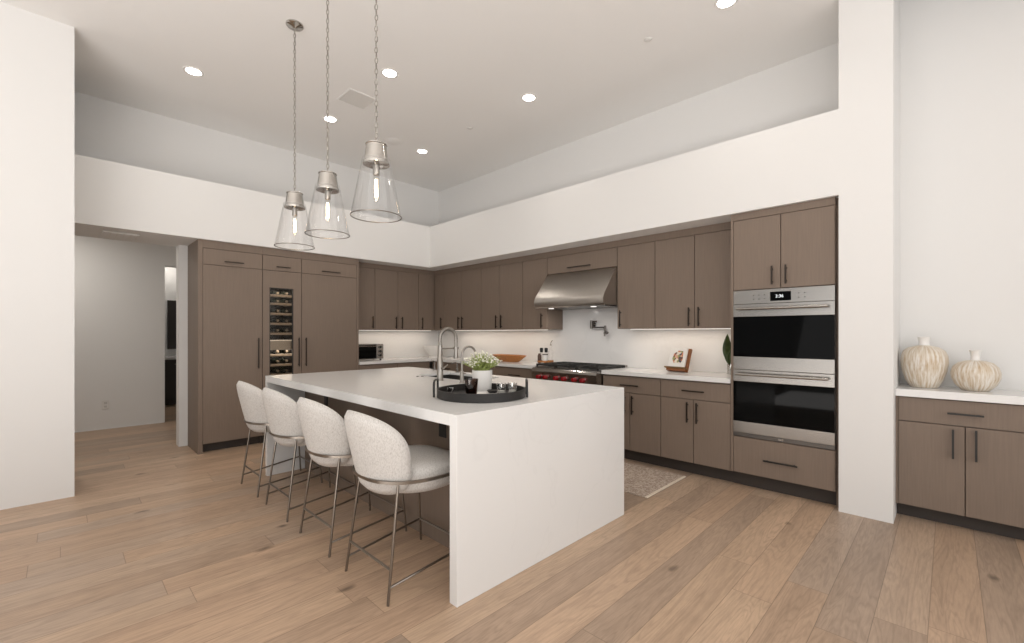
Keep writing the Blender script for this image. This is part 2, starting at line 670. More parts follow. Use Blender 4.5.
struct('floor', MB().box(-11, 3.6, -3.9, 4.8, -0.1, 0.0), M['floor'], 'wide plank oak floor running through kitchen and hall')
struct('ceiling', MB().box(-6.46, -0.273, -3.9, 4.8, CE, CE + 0.1).box(-0.273, 3.6, -3.9, FY, CE, CE + 0.1), M['ceil'], 'high flat off-white ceiling')
struct('wall_back', MB().box(-6.46, -0.273, WB, WB + 0.12, 0, CE).box(-0.273, 1.35, WB, WB + 0.12, 0, 4.6), M['wall'], 'white wall behind the range and the vases')
struct('wall_left', MB().box(HB, WL, 0.95, WB, 0, CE), M['wall'], 'white wall behind the tall cabinets')
struct('wall_left_upper', MB().box(HB, WL, -3.0, 0.95, ZF, CE), M['wall'], 'white wall above the shelf over the hall opening')
mb = MB()
mb.box(WL, -0.577, FY, WB, ZS, ZF)
struct('wall_back_bulkhead', mb, M['wall'], 'white bulkhead over the range wall cabinets with a shelf top')
mb = MB()
mb.box(WL, FX, -3.0, FY, ZS, ZF)
mb.box(HB, WL, -3.0, 0.95, ZS, ZF)
struct('wall_left_bulkhead', mb, M['wall'], 'white bulkhead over the tall cabinets and the hall opening')
struct('wall_column', MB().box(-0.577, -0.272, FY, WB, 0, CE).box(-0.40, -0.272, FY, WB, CE, 4.6), M['wall'], 'white wall pier between the ovens and the buffet niche')
struct('wall_left_near', MB().box(FX, -4.985, -3.9, 0.077, 0, CE), M['wall'], 'tall white wall beside the hall opening')
# hall and the room beyond it
struct('wall_hall', MB().box(-8.30, -8.18, -3.0, 1.068, 0, 2.75), M['wall'], 'hall wall with an outlet')
struct('wall_hall_end', MB().box(-8.30, HB, -3.1, -3.0, 0, 2.75), M['wall'])
struct('wall_hall_lintel', MB().box(-8.30, -8.18, 1.068, 2.2, 2.29, 2.75), M['wall'])
struct('wall_hall_far', MB().box(-10.7, HB, 2.2, 2.3, 0, 2.75), M['wall'])
struct('ceiling_hall', MB().box(-10.7, HB, -3.1, 2.3, 2.75, 2.85), M['ceil'])
struct('wall_powder_room', MB().box(-10.7, -10.6, -0.5, 2.2, 0, 2.75), M['wall'])
struct('wall_powder_side', MB().box(-10.6, -8.30, -0.6, -0.5, 0, 2.75), M['wall'])
struct('trim_1', MB().box(-8.18, -8.168, -2.99, 1.06, 0, 0.012), M['wall'])
# niche side and the unseen living-room end
struct('ceiling_niche', MB().box(-0.4, 1.35, FY, WB + 0.12, 4.6, 4.7), M['ceil'])
struct('wall_niche_upper', MB().box(-0.272, 1.25, FY - 0.1, FY, CE + 0.1, 4.6), M['wall'])
struct('wall_right_niche', MB().box(1.25, 1.35, FY, WB, 0, 4.6), M['wall'])
struct('wall_right', MB().box(1.35, 3.6, FY, FY + 0.12, 0, CE), M['wall'])
mb = MB()
mb.box(-4.985, 3.5, -3.9, -3.8, 3.1, CE).box(-4.985, -4.4, -3.9, -3.8, 0, 3.1).box(3.0, 3.5, -3.9, -3.8, 0, 3.1).box(-4.4, 3.0, -3.9, -3.8, 0, 0.15)
struct('wall_rear', mb, M['wall'])
mb = MB()
mb.box(3.5, 3.6, -3.9, FY, 3.1, CE).box(3.5, 3.6, -3.9, -3.1, 0, 3.1).box(3.5, 3.6, 3.5, FY, 0, 3.1).box(3.5, 3.6, -3.1, 3.5, 0, 0.15)
struct('wall_side', mb, M['wall'])
# slab backsplash
mb = MB()
mb.box(WL + 0.0005, -1.34, WB - 0.02, WB - 0.0005, 0.915, 1.3515)
mb.box(-3.574, -2.584, WB - 0.02, WB - 0.0005, 1.3515, 1.70)
struct('trim_2', mb, M['quartz'], 'white slab backsplash behind the range')
struct('trim_3', MB().box(WL + 0.0005, WL + 0.02, 2.862, WB - 0.021, 0.915, 1.3515), M['quartz'], 'white slab backsplash behind the toaster oven')


# ------------------------------------------------------------------ cabinets
class Front:
    """boxes given as (u0,u1, d0,d1, z0,z1): u along the run, d out of the front plane"""

    def __init__(self, axis, F):
        self.axis, self.F = axis, F

    def box(self, mb, u0, u1, d0, d1, z0, z1, bevel=0.0):
        if self.axis == 'y':
            return mb.box(u0, u1, self.F - d1, self.F - d0, z0, z1, bevel)
        return mb.box(self.F + d0, self.F + d1, u0, u1, z0, z1, bevel)

    def pt(self, u, d, z):
        return (u, self.F - d, z) if self.axis == 'y' else (self.F + d, u, z)


def pull(fr, parent, u, z0, z1=None, u1=None, m=None):
    """a bar pull on two posts: vertical (z0..z1 at u) or horizontal (u..u1 at z0)"""
    mb = MB()
    w = 0.0055
    if u1 is None:
        fr.box(mb, u - w, u + w, 0.026, 0.037, z0, z1)
        for z in (z0 + 0.025, z1 - 0.025):
            fr.box(mb, u - 0.004, u + 0.004, 0.0005, 0.027, z - 0.004, z + 0.004)
    else:
        fr.box(mb, u, u1, 0.026, 0.037, z0 - w, z0 + w)
        for q in (u + 0.025, u1 - 0.025):
            fr.box(mb, q - 0.004, q + 0.004, 0.0005, 0.027, z0 - 0.004, z0 + 0.004)
    return mb.build('handle', m or M['bronze'], parent)


GAP = 0.003


def leaf(fr, root, name, u0, u1, z0, z1, handle=None, m=None, hm=None):
    mb = MB()
    fr.box(mb, u0 + GAP, u1 - GAP, -0.02, 0.0, z0 + GAP, z1 - GAP, 0.001)
    o = mb.build(name, m or M['cab'], root)
    if handle:
        if handle[0] == 'v':
            pull(fr, o, handle[1], handle[2], handle[3], m=hm)
        else:
            c = (u0 + u1) / 2 if len(handle) < 4 else handle[3]
            L = handle[2]
            pull(fr, o, c - L / 2, handle[1], u1=c + L / 2, m=hm)
    return o


def cabinet(name, fr, u0, u1, z0, z1, depth, label, cat='cabinet', group=None, toe=0.0, toe_in=0.09, body_z1=None, toe_u=None):
    c = fr.pt((u0 + u1) / 2, -depth / 2, 0)
    root = thing(name, (c[0], c[1], z0), label, cat, group)
    mb = MB()
    e = 0.0006
    fr.box(mb, u0 + e, u1 - e, -depth, -0.0215, z0 + toe, z1 if body_z1 is None else body_z1)
    mb.build('carcass', M['cab'], root)
    if toe:
        t = MB()
        fr.box(t, u0 + e, u1 - e, -depth + 0.02, -toe_in, z0, z0 + toe - 0.0005)
        t.build('toe_kick', M['toe'], root)
    return root


def rail(fr, root, u0, u1, z0, z1, name='top_rail'):
    mb = MB()
    fr.box(mb, u0 + 0.0006, u1 - 0.0006, -0.0213, 0.0, z0, z1)
    return mb.build(name, M['cab'], root)


# --- tall run on the left wall
T = Front('x', -5.75)
TD = 0.545
TOP = ZS - 0.001
# fridge column with its end panel
ra = cabinet('tall_fridge_cabinet', T, 1.035, 1.662, 0, TOP, TD, 'tall taupe refrigerator panel at the end of the run beside the hall opening', toe=0.10)
mb = MB()
T.box(mb, 1.0335, 1.075, -TD, 0.0, 0.0, TOP)
mb.build('end_panel', M['cab'], ra)
rail(T, ra, 1.075, 1.662, 2.232, TOP)
leaf(T, ra, 'flap_door', 1.075, 1.662, 2.052, 2.23, ('h', 2.098, 0.19))
leaf(T, ra, 'door', 1.075, 1.662, 0.10, 2.052, ('v', 1.615, 0.895, 1.25))
# freezer column
rc = cabinet('tall_freezer_cabinet', T, 2.105, 2.856, 0, TOP, TD, 'tall taupe freezer panel between the wine fridge and the toaster oven corner', toe=0.10)
mb = MB()
T.box(mb, 2.826, 2.8555, -0.0213, 0.0, 0.0, TOP)
mb.build('end_stile', M['cab'], rc)
rail(T, rc, 2.105, 2.826, 2.232, TOP)
leaf(T, rc, 'flap_door', 2.105, 2.826, 2.052, 2.23, ('h', 2.098, 0.24))
leaf(T, rc, 'door', 2.105, 2.826, 0.10, 2.052, ('v', 2.152, 0.895, 1.25))
# wine column: a cabinet whose door has a window, racks behind it
rw = thing('wine_fridge', (-6.02, 1.8835, 0), 'built-in wine fridge column with a narrow glass window between two plain panels', 'wine fridge')
mb = MB()
e = 0.0006
for a in ((1.662 + e, 1.70, -TD, -0.0215, 0.10, 2.05), (2.067, 2.105 - e, -TD, -0.0215, 0.10, 2.05),
          (1.70, 2.067, -TD, -TD + 0.02, 0.10, 2.05), (1.70, 2.067, -TD + 0.02, -0.0215, 0.10, 0.42),
          (1.662 + e, 2.105 - e, -TD, -0.0215, 2.05, TOP), (1.70, 2.067, -TD + 0.02, -0.0215, 1.88, 2.05)):
    T.box(mb, *a)
mb.build('carcass', M['inside'], rw)
mb = MB()
T.box(mb, 1.662 + e, 2.105 - e, -TD + 0.02, -0.07, 0, 0.0995)
mb.build('toe_kick', M['toe'], rw)
rail(T, rw, 1.662, 2.105, 2.232, TOP)
leaf(T, rw, 'flap_door', 1.662, 2.105, 2.052, 2.23, ('h', 2.098, 0.155, 1.886))
mb = MB()
wy0, wy1, wz0, wz1 = 1.738, 2.008, 0.45, 1.848
for a in ((1.662 + GAP, wy0, 0.10, 2.05), (wy1, 2.105 - GAP, 0.10, 2.05), (wy0, wy1, 0.10, wz0), (wy0, wy1, wz1, 2.05)):
    T.box(mb, a[0], a[1], -0.02, 0.0, a[2], a[3])
wd = mb.build('door', M['cab'], rw)
pull(T, wd, 2.066, 0.895, 1.25)
mb = MB()
f = 0.008
for a in ((wy0, wy0 + f, wz0, wz1), (wy1 - f * 1.5, wy1, wz0, wz1), (wy0 + f, wy1 - f * 1.5, wz0, wz0 + f), (wy0 + f, wy1 - f * 1.5, wz1 - f, wz1)):
    T.box(mb, a[0], a[1], -0.019, -0.002, a[2], a[3])
mb.build('window_frame', M['black'], wd)
mb = MB()
T.box(mb, wy0 + f, wy1 - f * 1.5, -0.013, -0.009, wz0 + f, wz1 - f)
mb.build('window_pane', M['fridgeglass'], wd)
RZ = [0.56, 0.68, 0.80, 0.92, 1.04, 1.30, 1.42, 1.54, 1.66, 1.76]
for z in RZ:
    mb = MB()
    T.box(mb, 1.702, 2.065, -0.060, -0.045, z - 0.016, z + 0.012, 0.002)
    rk = mb.build('rack', M['rackwood'], rw)
    mb = MB()
    for q in range(5):
        u = 1.72 + q * 0.082
        T.box(mb, u, u + 0.012, -0.48, -0.062, z - 0.008, z)
    mb.build('rack_rail', M['silver'], rk)
mb = MB()
T.box(mb, 1.702, 2.065, -0.16, -0.05, 1.10, 1.215, 0.003)
cp = mb.build('control_divider', M['silver'], rw)
mb = MB()
T.box(mb, 1.72, 2.04, -0.3, -0.06, 1.872, 1.879)
mb.build('light_strip', M['led'], rw)
mb = MB()
T.box(mb, 1.76, 2.02, -0.14, -0.06, 1.2155, 1.221)
mb.build('light_strip', M['led'], rw)
area('wine_fridge_lamp', (-5.84, 1.88, 1.87), (0, 0, 0), 0.15, 0.3, 2.0, (1, 0.92, 0.82), rw)
area('wine_fridge_lamp', (-5.84, 1.88, 1.095), (0, 0, 0), 0.15, 0.3, 1.5, (1, 0.92, 0.82), rw)
bot = None
for z in RZ:
    for q in range(3):
        y = 1.772 + q * 0.106
        if bot is None:
            bot = thing('wine_bottle', (-6.05, y, z + 0.04), 'dark wine bottle lying on a rack behind the wine fridge window', 'bottle', 'wine bottles lying in the wine fridge')
            mb = MB()
            c = Vector((-6.05, y, z + 0.04))
            prof = [(-0.15, 0.035), (-0.145, 0.0375), (0.03, 0.0375), (0.06, 0.03), (0.075, 0.016), (0.15, 0.0135)]
            mb.tube([c + Vector((a, 0, 0)) for a, r in prof], [r for a, r in prof], 14)
            mb.build('glass_body', M['bottleglass'], bot, True)
            mb = MB()
            mb.tube([c + Vector((a, 0, 0)) for a in (0.105, 0.155)], 0.0145, 14)
            mb.build('foil_cap', M['foil'], bot, True)
        else:
            dup(bot, (-6.05, y, z + 0.04))

# --- wall cabinets on the left wall (front x = -5.97)
UZ = 1.352
UT = 2.247
U = Front('x', -5.97)
UD = -5.97 - WL - 0.001


def upper(fr, u0, u1, doors, label, group, depth, z0=UZ, rail_to=None):
    r = cabinet('wall_cabinet', fr, u0, u1, z0, TOP, depth, label, 'wall cabinet', group)
    rail(fr, r, u0, u1, UT + 0.001, TOP)
    for (a, b, h) in doors:
        leaf(fr, r, 'door', a, b, z0, UT, h)
    return r


GU = 'taupe wall cabinets above the backsplash'
HZ = (1.372, 1.552)
upper(U, 2.857, 3.216, [(2.857, 3.216, ('v', 3.17) + HZ)], 'single-door taupe wall cabinet above the toaster oven', GU, UD)
upper(U, 3.216, 3.961, [(3.216, 3.595, ('v', 3.553) + HZ), (3.595, 3.961, ('v', 3.655) + HZ)], 'two-door taupe wall cabinet on the tall cabinet wall, nearest the corner pair', GU, UD)
upper(U, 3.961, WB - 0.002, [(3.961, 4.257, ('v', 4.02) + HZ)], 'narrow taupe corner wall cabinet facing the island stools, its handle low at one side', GU, UD)
# --- wall cabinets on the range wall (front y = 4.26)
R = Front('y', 4.26)
RD = WB - 4.26 - 0.001
upper(R, -5.968, -5.70, [(-5.966, -5.70, ('v', -5.755) + HZ)], 'narrow taupe corner wall cabinet on the range wall above the white bowl', GU, RD)
upper(R, -5.70, -4.82, [(-5.70, -5.272, ('v', -5.317) + HZ), (-5.272, -4.82, ('v', -5.228) + HZ)], 'two-door taupe wall cabinet behind the tall island faucet', GU, RD)
upper(R, -4.82, -4.0, [(-4.82, -4.43, ('v', -4.484) + HZ), (-4.43, -4.0, ('v', -4.382) + HZ)], 'two-door taupe wall cabinet above the wooden bowl', GU, RD)
upper(R, -4.0, -3.577, [(-4.0, -3.577, ('v', -3.655) + HZ)], 'single-door taupe wall cabinet tucked against the hood side toward the corner', GU, RD)
upper(R, -2.582, -2.143, [(-2.582, -2.143, ('v', -2.535) + HZ)], 'single-door taupe wall cabinet beside the hood, over the pot filler side', GU, RD)
upper(R, -2.143, -1.337, [(-2.143, -1.74, ('v', -1.785) + HZ), (-1.74, -1.337, ('v', -1.692) + HZ)], 'two-door taupe wall cabinet above the cookbook next to the ovens', GU, RD)
hc = cabinet('hood_cabinet', R, -3.576, -2.583, 2.034, TOP, RD, 'low wide taupe cabinet directly above the steel hood', 'wall cabinet')
rail(R, hc, -3.576, -2.583, UT + 0.001, TOP)
leaf(R, hc, 'flap_door', -3.576, -2.583, 2.034, UT, ('h', 2.083, 0.33, -3.08))

# under-cabinet LED strips
def led(name, x0, x1, y0, y1, label, power):
    mb = MB()
    mb.box(x0, x1, y0, y1, UZ - 0.009, UZ - 0.001)
    o = mb.build('under_cabinet_light', M['led'])
    tag(o, label, 'light strip', 'under-cabinet light strips')
    area('under_cabinet_lamp', ((x0 + x1) / 2, (y0 + y1) / 2, UZ - 0.012), (0, 0, 0), x1 - x0, y1 - y0, power, (1.0, 0.84, 0.68), o)


led('a', -5.6, -3.7, 4.40, 4.425, 'long warm light strip under the wall cabinets between corner and hood', 2.4)
led('b', -2.5, -1.4, 4.40, 4.425, 'warm light strip under the wall cabinets over the cookbook', 1.4)
led('c', -6.14, -6.115, 2.95, 4.3, 'warm light strip under the wall cabinets over the toaster oven', 1.4)

# --- base cabinets
B = Front('y', 4.04)
BD = WB - 4.04 - 0.021
BZ = 0.872


def base_unit(fr, u0, u1, label, depth, group='taupe base cabinets under the counters', split=None, hl=0.2, drawer=0.70):
    r = cabinet('base_cabinet', fr, u0, u1, 0, BZ, depth, label, 'base cabinet', group, toe=0.118)
    zt = 0.862
    leaf(fr, r, 'drawer', u0, u1, drawer, zt, ('h', 0.778, hl))
    s = split if split is not None else (u0 + u1) / 2
    leaf(fr, r, 'door', u0, s, 0.118, drawer, ('v', s - 0.05, 0.49, 0.675))
    leaf(fr, r, 'door', s, u1, 0.118, drawer, ('v', s + 0.037, 0.49, 0.675))
    return r


base_unit(B, -1.974, -1.336, 'taupe base cabinet against the oven column, under the cookbook', BD, split=-1.659)
base_unit(B, -2.622, -1.974, 'taupe base cabinet between the range and the oven-side cabinet', BD, split=-2.304)
for i, (a, b, l) in enumerate(((-4.28, -3.544, 'taupe base cabinet beside the range on its corner side'),
                               (-4.99, -4.28, 'taupe base cabinet under the wooden bowl'),
                               (-5.70, -4.99, 'taupe base cabinet on the range wall closest to the room corner'))):
    base_unit(B, a, b, l, BD)
BL = Front('x', -5.74)
BLD = -5.74 - WL - 0.021
base_unit(BL, 2.857, 3.45, 'taupe base cabinet under the toaster oven', BLD)
base_unit(BL, 3.45, 4.015, 'taupe base cabinet on the fridge wall next to the corner', BLD)

# --- back counters
mb = MB()
mb.prism([(WL + 0.0205, 2.858), (-5.715, 2.858), (-5.715, 4.015), (-3.542, 4.015), (-3.542, WB - 0.0205), (WL + 0.0205, WB - 0.0205)], 'z', 0.874, 0.914)
tag(mb.build('counter_worktop', M['quartz']), 'L-shaped white quartz worktop wrapping the corner under the toaster oven and wooden bowl', 'worktop', 'white back counter worktops')
mb = MB()
mb.box(-2.625, -1.337, 4.015, WB - 0.0205, 0.874, 0.914, 0.002)
tag(mb.build('counter_worktop', M['quartz']), 'short white quartz worktop between the range and the oven column', 'worktop', 'white back counter worktops')

# --- oven column
O = Front('y', 4.03)
OD = WB - 4.03 - 0.001
oc = thing('oven_cabinet', (-0.957, 4.31, 0), 'tall taupe cabinet column that houses the double oven beside the white pier', 'cabinet')
mb = MB()
O.box(mb, -1.334, -1.314, -OD, 0.0, 0.125, TOP)
O.box(mb, -0.602, -0.5785, -OD, -0.05, 0.0, TOP)
O.box(mb, -1.314, -0.602, -OD, -0.0215, 1.666, TOP)
O.box(mb, -1.314, -0.602, -OD, -0.0215, 0.125, 0.432)
mb.build('carcass', M['cab'], oc)
rail(O, oc, -1.314, -0.602, 2.26, TOP)
mb = MB()
O.box(mb, -1.334, -0.602, -OD, -0.09, 0, 0.1245)
mb.build('toe_kick', M['toe'], oc)
leaf(O, oc, 'door', -1.314, -0.958, 1.666, 2.259, ('v', -1.015, 1.695, 1.845))
leaf(O, oc, 'door', -0.958, -0.602, 1.666, 2.259, ('v', -0.918, 1.695, 1.845))
leaf(O, oc, 'drawer', -1.314, -0.602, 0.125, 0.432, ('h', 0.268, 0.24), hm=M['black'])

# --- double oven
ov = thing('double_wall_oven', (-0.958, 4.31, 0.436), 'stainless double wall oven stacked in the cabinet column', 'oven')
ox0, ox1 = -1.312, -0.604
mb = MB()
O.box(mb, ox0, ox1, -OD + 0.02, -0.016, 0.436, 1.664)
mb.build('housing', M['dsteel'], ov)
mb = MB()
O.box(mb, ox0, ox1, -0.015, 0.004, 1.548, 1.662, 0.002)
pn = mb.build('control_panel', M['steel'], ov)
mb = MB()
O.box(mb, -1.032, -0.886, 0.0042, 0.006, 1.565, 1.638)
dp = mb.build('display', M['ovenglass'], pn)
cu = bpy.data.curves.new('clock_digits', 'FONT')
cu.body = '3:36'
cu.size = 0.034
cu.align_x = 'CENTER'
cu.align_y = 'CENTER'
to = bpy.data.objects.new('tmp', cu)
COL.objects.link(to)
bpy.context.view_layer.update()
me = bpy.data.meshes.new_from_object(to.evaluated_get(bpy.context.evaluated_depsgraph_get()))
bpy.data.objects.remove(to)
dg = bpy.data.objects.new('clock_digits', me)
me.materials.clear()
me.materials.append(M['digits'])
COL.objects.link(dg)
dg.parent = pn
dg.rotation_euler = (PI / 2, 0, 0)
dg.location = Vector((-0.966, 4.03 - 0.0064, 1.601)) - Vector(ov.location)
mb = MB()
for x in (-1.16, -1.12, -1.08, -0.84, -0.80):
    for z in (1.618, 1.585):
        O.box(mb, x, x + 0.012, 0.0041, 0.0046, z - 0.003, z + 0.003)
mb.build('touch_keys', M['dsteel'], pn)


def oven_door(zb0, zb1, zg1, zt):
    mb = MB()
    O.box(mb, ox0, ox1, -0.015, 0.010, zg1, zt, 0.002)
    O.box(mb, ox0, ox1, -0.015, 0.010, zb0, zb1, 0.002)
    d = mb.build('oven_door', M['steel'], ov)
    mb = MB()
    O.box(mb, ox0 + 0.001, ox1 - 0.001, -0.015, 0.009, zb1, zg1)
    mb.build('glass_panel', M['ovenglass'], d)
    zh = (zg1 + zt) / 2 + 0.014
    mb = MB()
    mb.tube([O.pt(ox0 + 0.035, 0.052, zh), O.pt(ox1 - 0.035, 0.052, zh)], 0.0115, 14)
    for x in (ox0 + 0.05, ox1 - 0.05):
        mb.tube([O.pt(x, 0.0105, zh), O.pt(x, 0.052, zh)], 0.0085, 12)
    mb.build('door_handle', M['steel'], d, True)
    return d


oven_door(1.000, 1.108, 1.442, 1.545)
oven_door(0.470, 0.563, 0.900, 0.997)
mb = MB()
O.box(mb, ox0, ox1, -0.015, 0.004, 0.438, 0.468)
mb.build('vent_trim', M['dsteel'], ov)
mb = MB()
O.box(mb, -0.975, -0.941, 0.0042, 0.006, 0.447, 0.460)
mb.build('emblem_plate', M['steel'], ov)

# --- range
G = Front('y', 3.955)
rg = thing('gas_range', (-3.094, 4.26, 0), 'stainless gas range with six red knobs and black grates under the hood', 'range')
rx0, rx1 = -3.538, -2.630
GD = WB - 3.955 - 0.022
mb = MB()
G.box(mb, rx0, rx1, -GD, -0.02, 0.13, 0.90, 0.002)
mb.build('range_body', M['steel'], rg)
mb = MB()
G.box(mb, rx0 + 0.02, rx1 - 0.02, -GD + 0.03, -0.08, 0.0, 0.1295)
mb.build('toe_kick', M['toe'], rg)
mb = MB()
pz = [(3.976, 0.735), (3.937, 0.745), (3.925, 0.86), (3.932, 0.885), (3.95, 0.897), (3.976, 0.9005)]
mb.prism(pz, 'x', rx0, rx1)
cpn = mb.build('control_panel', M['steel'], rg)
kx = [-3.415, -3.315, -3.158, -3.045, -2.905, -2.795]
for x in kx:
    mb = MB()
    mb.tube([(x, 3.934, 0.798), (x, 3.926, 0.798)], 0.031, 20)
    bz = mb.build('knob_bezel', M['chrome'], rg, True)
    mb = MB()
    mb.tube([(x, 3.9255, 0.798), (x, 3.91, 0.798), (x, 3.888, 0.798), (x, 3.884, 0.798)], [0.026, 0.0235, 0.0225, 0.019], 20)
    mb.build('knob', M['red'], bz, True)
mb = MB()
G.box(mb, rx0 + 0.01, rx1 - 0.01, -0.02, 0.012, 0.16, 0.725, 0.004)
od = mb.build('oven_door', M['steel'], rg)
mb = MB()
G.box(mb, rx0 + 0.16, rx1 - 0.16, 0.0125, 0.015, 0.28, 0.56)
mb.build('glass_panel', M['ovenglass'], od)
mb = MB()
mb.tube([G.pt(rx0 + 0.05, 0.06, 0.665), G.pt(rx1 - 0.05, 0.06, 0.665)], 0.013, 12)
for x in (rx0 + 0.08, rx1 - 0.08):
    mb.tube([G.pt(x, 0.012, 0.665), G.pt(x, 0.06, 0.665)], 0.009, 10)
mb.build('door_handle', M['steel'], od, True)
mb = MB()
mb.box(rx0 + 0.002, rx1 - 0.002, 3.985, WB - 0.025, 0.9005, 0.908)
mb.build('cooktop', M['dsteel'], rg)
mb = MB()
mb.box(rx0 + 0.002, rx1 - 0.002, WB - 0.075, WB - 0.024, 0.9085, 0.94, 0.003)
mb.build('back_guard', M['steel'], rg)
gw = (rx1 - rx0 - 0.03) / 3
for k in range(3):
    x0 = rx0 + 0.015 + k * gw + 0.003
    x1 = x0 + gw - 0.006
    y0, y1 = 3.99, WB - 0.08
    mb = MB()
    z0, z1 = 0.924, 0.942
    mb.box(x0, x0 + 0.016, y0, y1, z0, z1).box(x1 - 0.016, x1, y0, y1, z0, z1)
    ys = [y0, y0 + 0.13, (y0 + y1) / 2, y1 - 0.13, y1]
    for y in ys:
        mb.box(x0 + 0.016, x1 - 0.016, y - (0.0 if y == y0 else 0.014 if y == y1 else 0.007), y + (0.014 if y == y0 else 0.0 if y == y1 else 0.007), z0, z1)
    mb.box((x0 + x1) / 2 - 0.007, (x0 + x1) / 2 + 0.007, y0 + 0.015, y1 - 0.015, z0 + 0.003, z1 - 0.001)
    for x in (x0, x1 - 0.016):
        for y in (y0, y1 - 0.016):
            mb.box(x, x + 0.016, y, y + 0.016, 0.9082, z0)
    mb.build('grate', M['iron'], rg)
    for y in (y0 + 0.13, y1 - 0.13):
        mb = MB()
        mb.lathe([(0.052, 0.0), (0.05, 0.006), (0.036, 0.008), (0.034, 0.014), (0.0, 0.0145)], ((x0 + x1) / 2, y, 0.9083), 20)
        mb.build('burner', M['iron'], rg, True)

# --- hood
hd = thing('range_hood', (-3.08, 4.30, 1.60), 'sloped stainless range hood between the wall cabinets', 'range hood')
hx0, hx1 = -3.555, -2.586
prof = [(4.585, 1.612), (4.585, 2.03), (4.264, 2.03), (4.215, 1.99), (4.015, 1.735)]
for i in range(1, 6):                                    # rounded nose
    a = math.radians(35 + i * 11)
    prof.append((4.015 - 0.028 * math.sin(PI * i / 6), 1.735 - 0.024 * i))
prof += [(4.015, 1.603), (4.03, 1.600), (4.03, 1.612)]
mb = MB()
mb.prism(prof, 'x', hx0, hx1)
mb.build('canopy', M['hoodsteel'], hd, True, 25)
mb = MB()
mb.box(hx0 + 0.03, hx1 - 0.03, 4.06, 4.52, 1.600, 1.611)
un = mb.build('baffle_filter', M['dsteel'], hd)
for x in (-3.38, -2.78):
    mb = MB()
    mb.lathe([(0.032, 0.0), (0.032, 0.006)], (x, 4.10, 1.5935), 20)
    mb.build('hood_lamp', M['hoodlamp'], hd)
    area('hood_lamp_light', (x, 4.10, 1.592), (0, 0, 0), 0.05, 0.05, 1.2, (1, 0.95, 0.9), hd)

# --- pot filler
pf = thing('pot_filler', (-3.08, 4.53, 1.41), 'wall-mounted folding pot filler faucet over the range', 'faucet')
mb = MB()
mb.tube([(-3.095, WB - 0.0205, 1.41), (-3.095, WB - 0.034, 1.41)], 0.032, 20)
mb.tube([(-3.095, WB - 0.034, 1.41), (-3.095, WB - 0.075, 1.41)], 0.014, 14)
mb.tube([(-3.095, WB - 0.075, 1.36), (-3.095, WB - 0.075, 1.46)], 0.014, 14)
mb.build('wall_mount', M['dnickel'], pf, True)
mb = MB()
y = WB - 0.075
mb.tube([(-3.095, y, 1.446), (-3.02, y - 0.0, 1.446)], 0.0095, 12)
mb.tube([(-3.095, y, 1.374), (-2.90, y, 1.374)], 0.0095, 12)
mb.tube([(-2.90, y, 1.395), (-2.90, y, 1.335)], 0.013, 14)
mb.build('swing_arm', M['dnickel'], pf, True)
mb = MB()
mb.tube([(-2.90, y, 1.335), (-2.90, y - 0.0, 1.322), (-2.88, y, 1.312), (-2.855, y, 1.31)], 0.012, 12)
mb.tube([(-2.872, y, 1.31), (-2.872, y - 0.05, 1.305)], 0.017, 14)
mb.tube([(-2.872, y - 0.05, 1.305), (-2.872, y - 0.055, 1.27)], 0.009, 12)
mb.build('spout', M['dnickel'], pf, True)

# ------------------------------------------------------------------ island
ix0, ix1, iy0, iy1 = -4.482, -1.666, 1.320, 2.843
LT = 0.057
sx0, sx1, sy0, sy1 = -3.55, -2.82, 2.34, 2.72         # sink cut-out
mb = MB()
outer = [(iy0, 0)]
zt, zb = 0.914, 0.857
# near waterfall leg, far leg
mb.box(ix1 - LT, ix1, iy0, iy1, 0.0, zt, 0.0015)
mb.box(ix0, ix0 + LT - 0.012, iy0, iy1, 0.0, zt, 0.0015)
zs = 0.894                                            # 2 cm slab behind a mitred apron
mb.box(ix0 + LT - 0.012, ix1 - LT, iy0, iy0 + 0.04, zb, zt)
mb.box(ix0 + LT - 0.012, ix1 - LT, iy1 - 0.024, iy1, zb, zt)
mb.box(ix0 + LT - 0.012, sx0, iy0 + 0.04, iy1 - 0.024, zs, zt)
mb.box(sx1, ix1 - LT, iy0 + 0.04, iy1 - 0.024, zs, zt)
mb.box(sx0, sx1, iy0 + 0.04, sy0, zs, zt)
mb.box(sx0, sx1, sy1, iy1 - 0.024, zs, zt)
tag(mb.build('island_worktop', M['quartz']), 'long white quartz island worktop with waterfall sides down to the floor', 'worktop')
ic = thing('island_cabinet', (-3.07, 2.22, 0), 'dark taupe island cabinet body under the white waterfall top', 'island')
mb = MB()
c0, c1 = ix0 + LT + 0.001, ix1 - LT - 0.001
mb.box(c0, c1, 1.669, sy0 - 0.03, 0.0, zs - 0.001)
mb.box(c0, sx0 - 0.03, sy0 - 0.03, iy1 - 0.045, 0.10, zs - 0.001)
mb.box(sx1 + 0.03, c1, sy0 - 0.03, iy1 - 0.045, 0.10, zs - 0.001)
mb.box(sx0 - 0.03, sx1 + 0.03, sy0 - 0.03, iy1 - 0.045, 0.10, 0.60)
mb.build('carcass', M['cab'], ic)
mb = MB()
mb.box(c0, c1, 1.650, 1.6685, 0.0, zs - 0.001)
mb.build('back_panel', M['cab'], ic)
mb = MB()
mb.box(c0, c1, sy0, iy1 - 0.11, 0.0, 0.0995)
mb.build('toe_kick', M['toe'], ic)
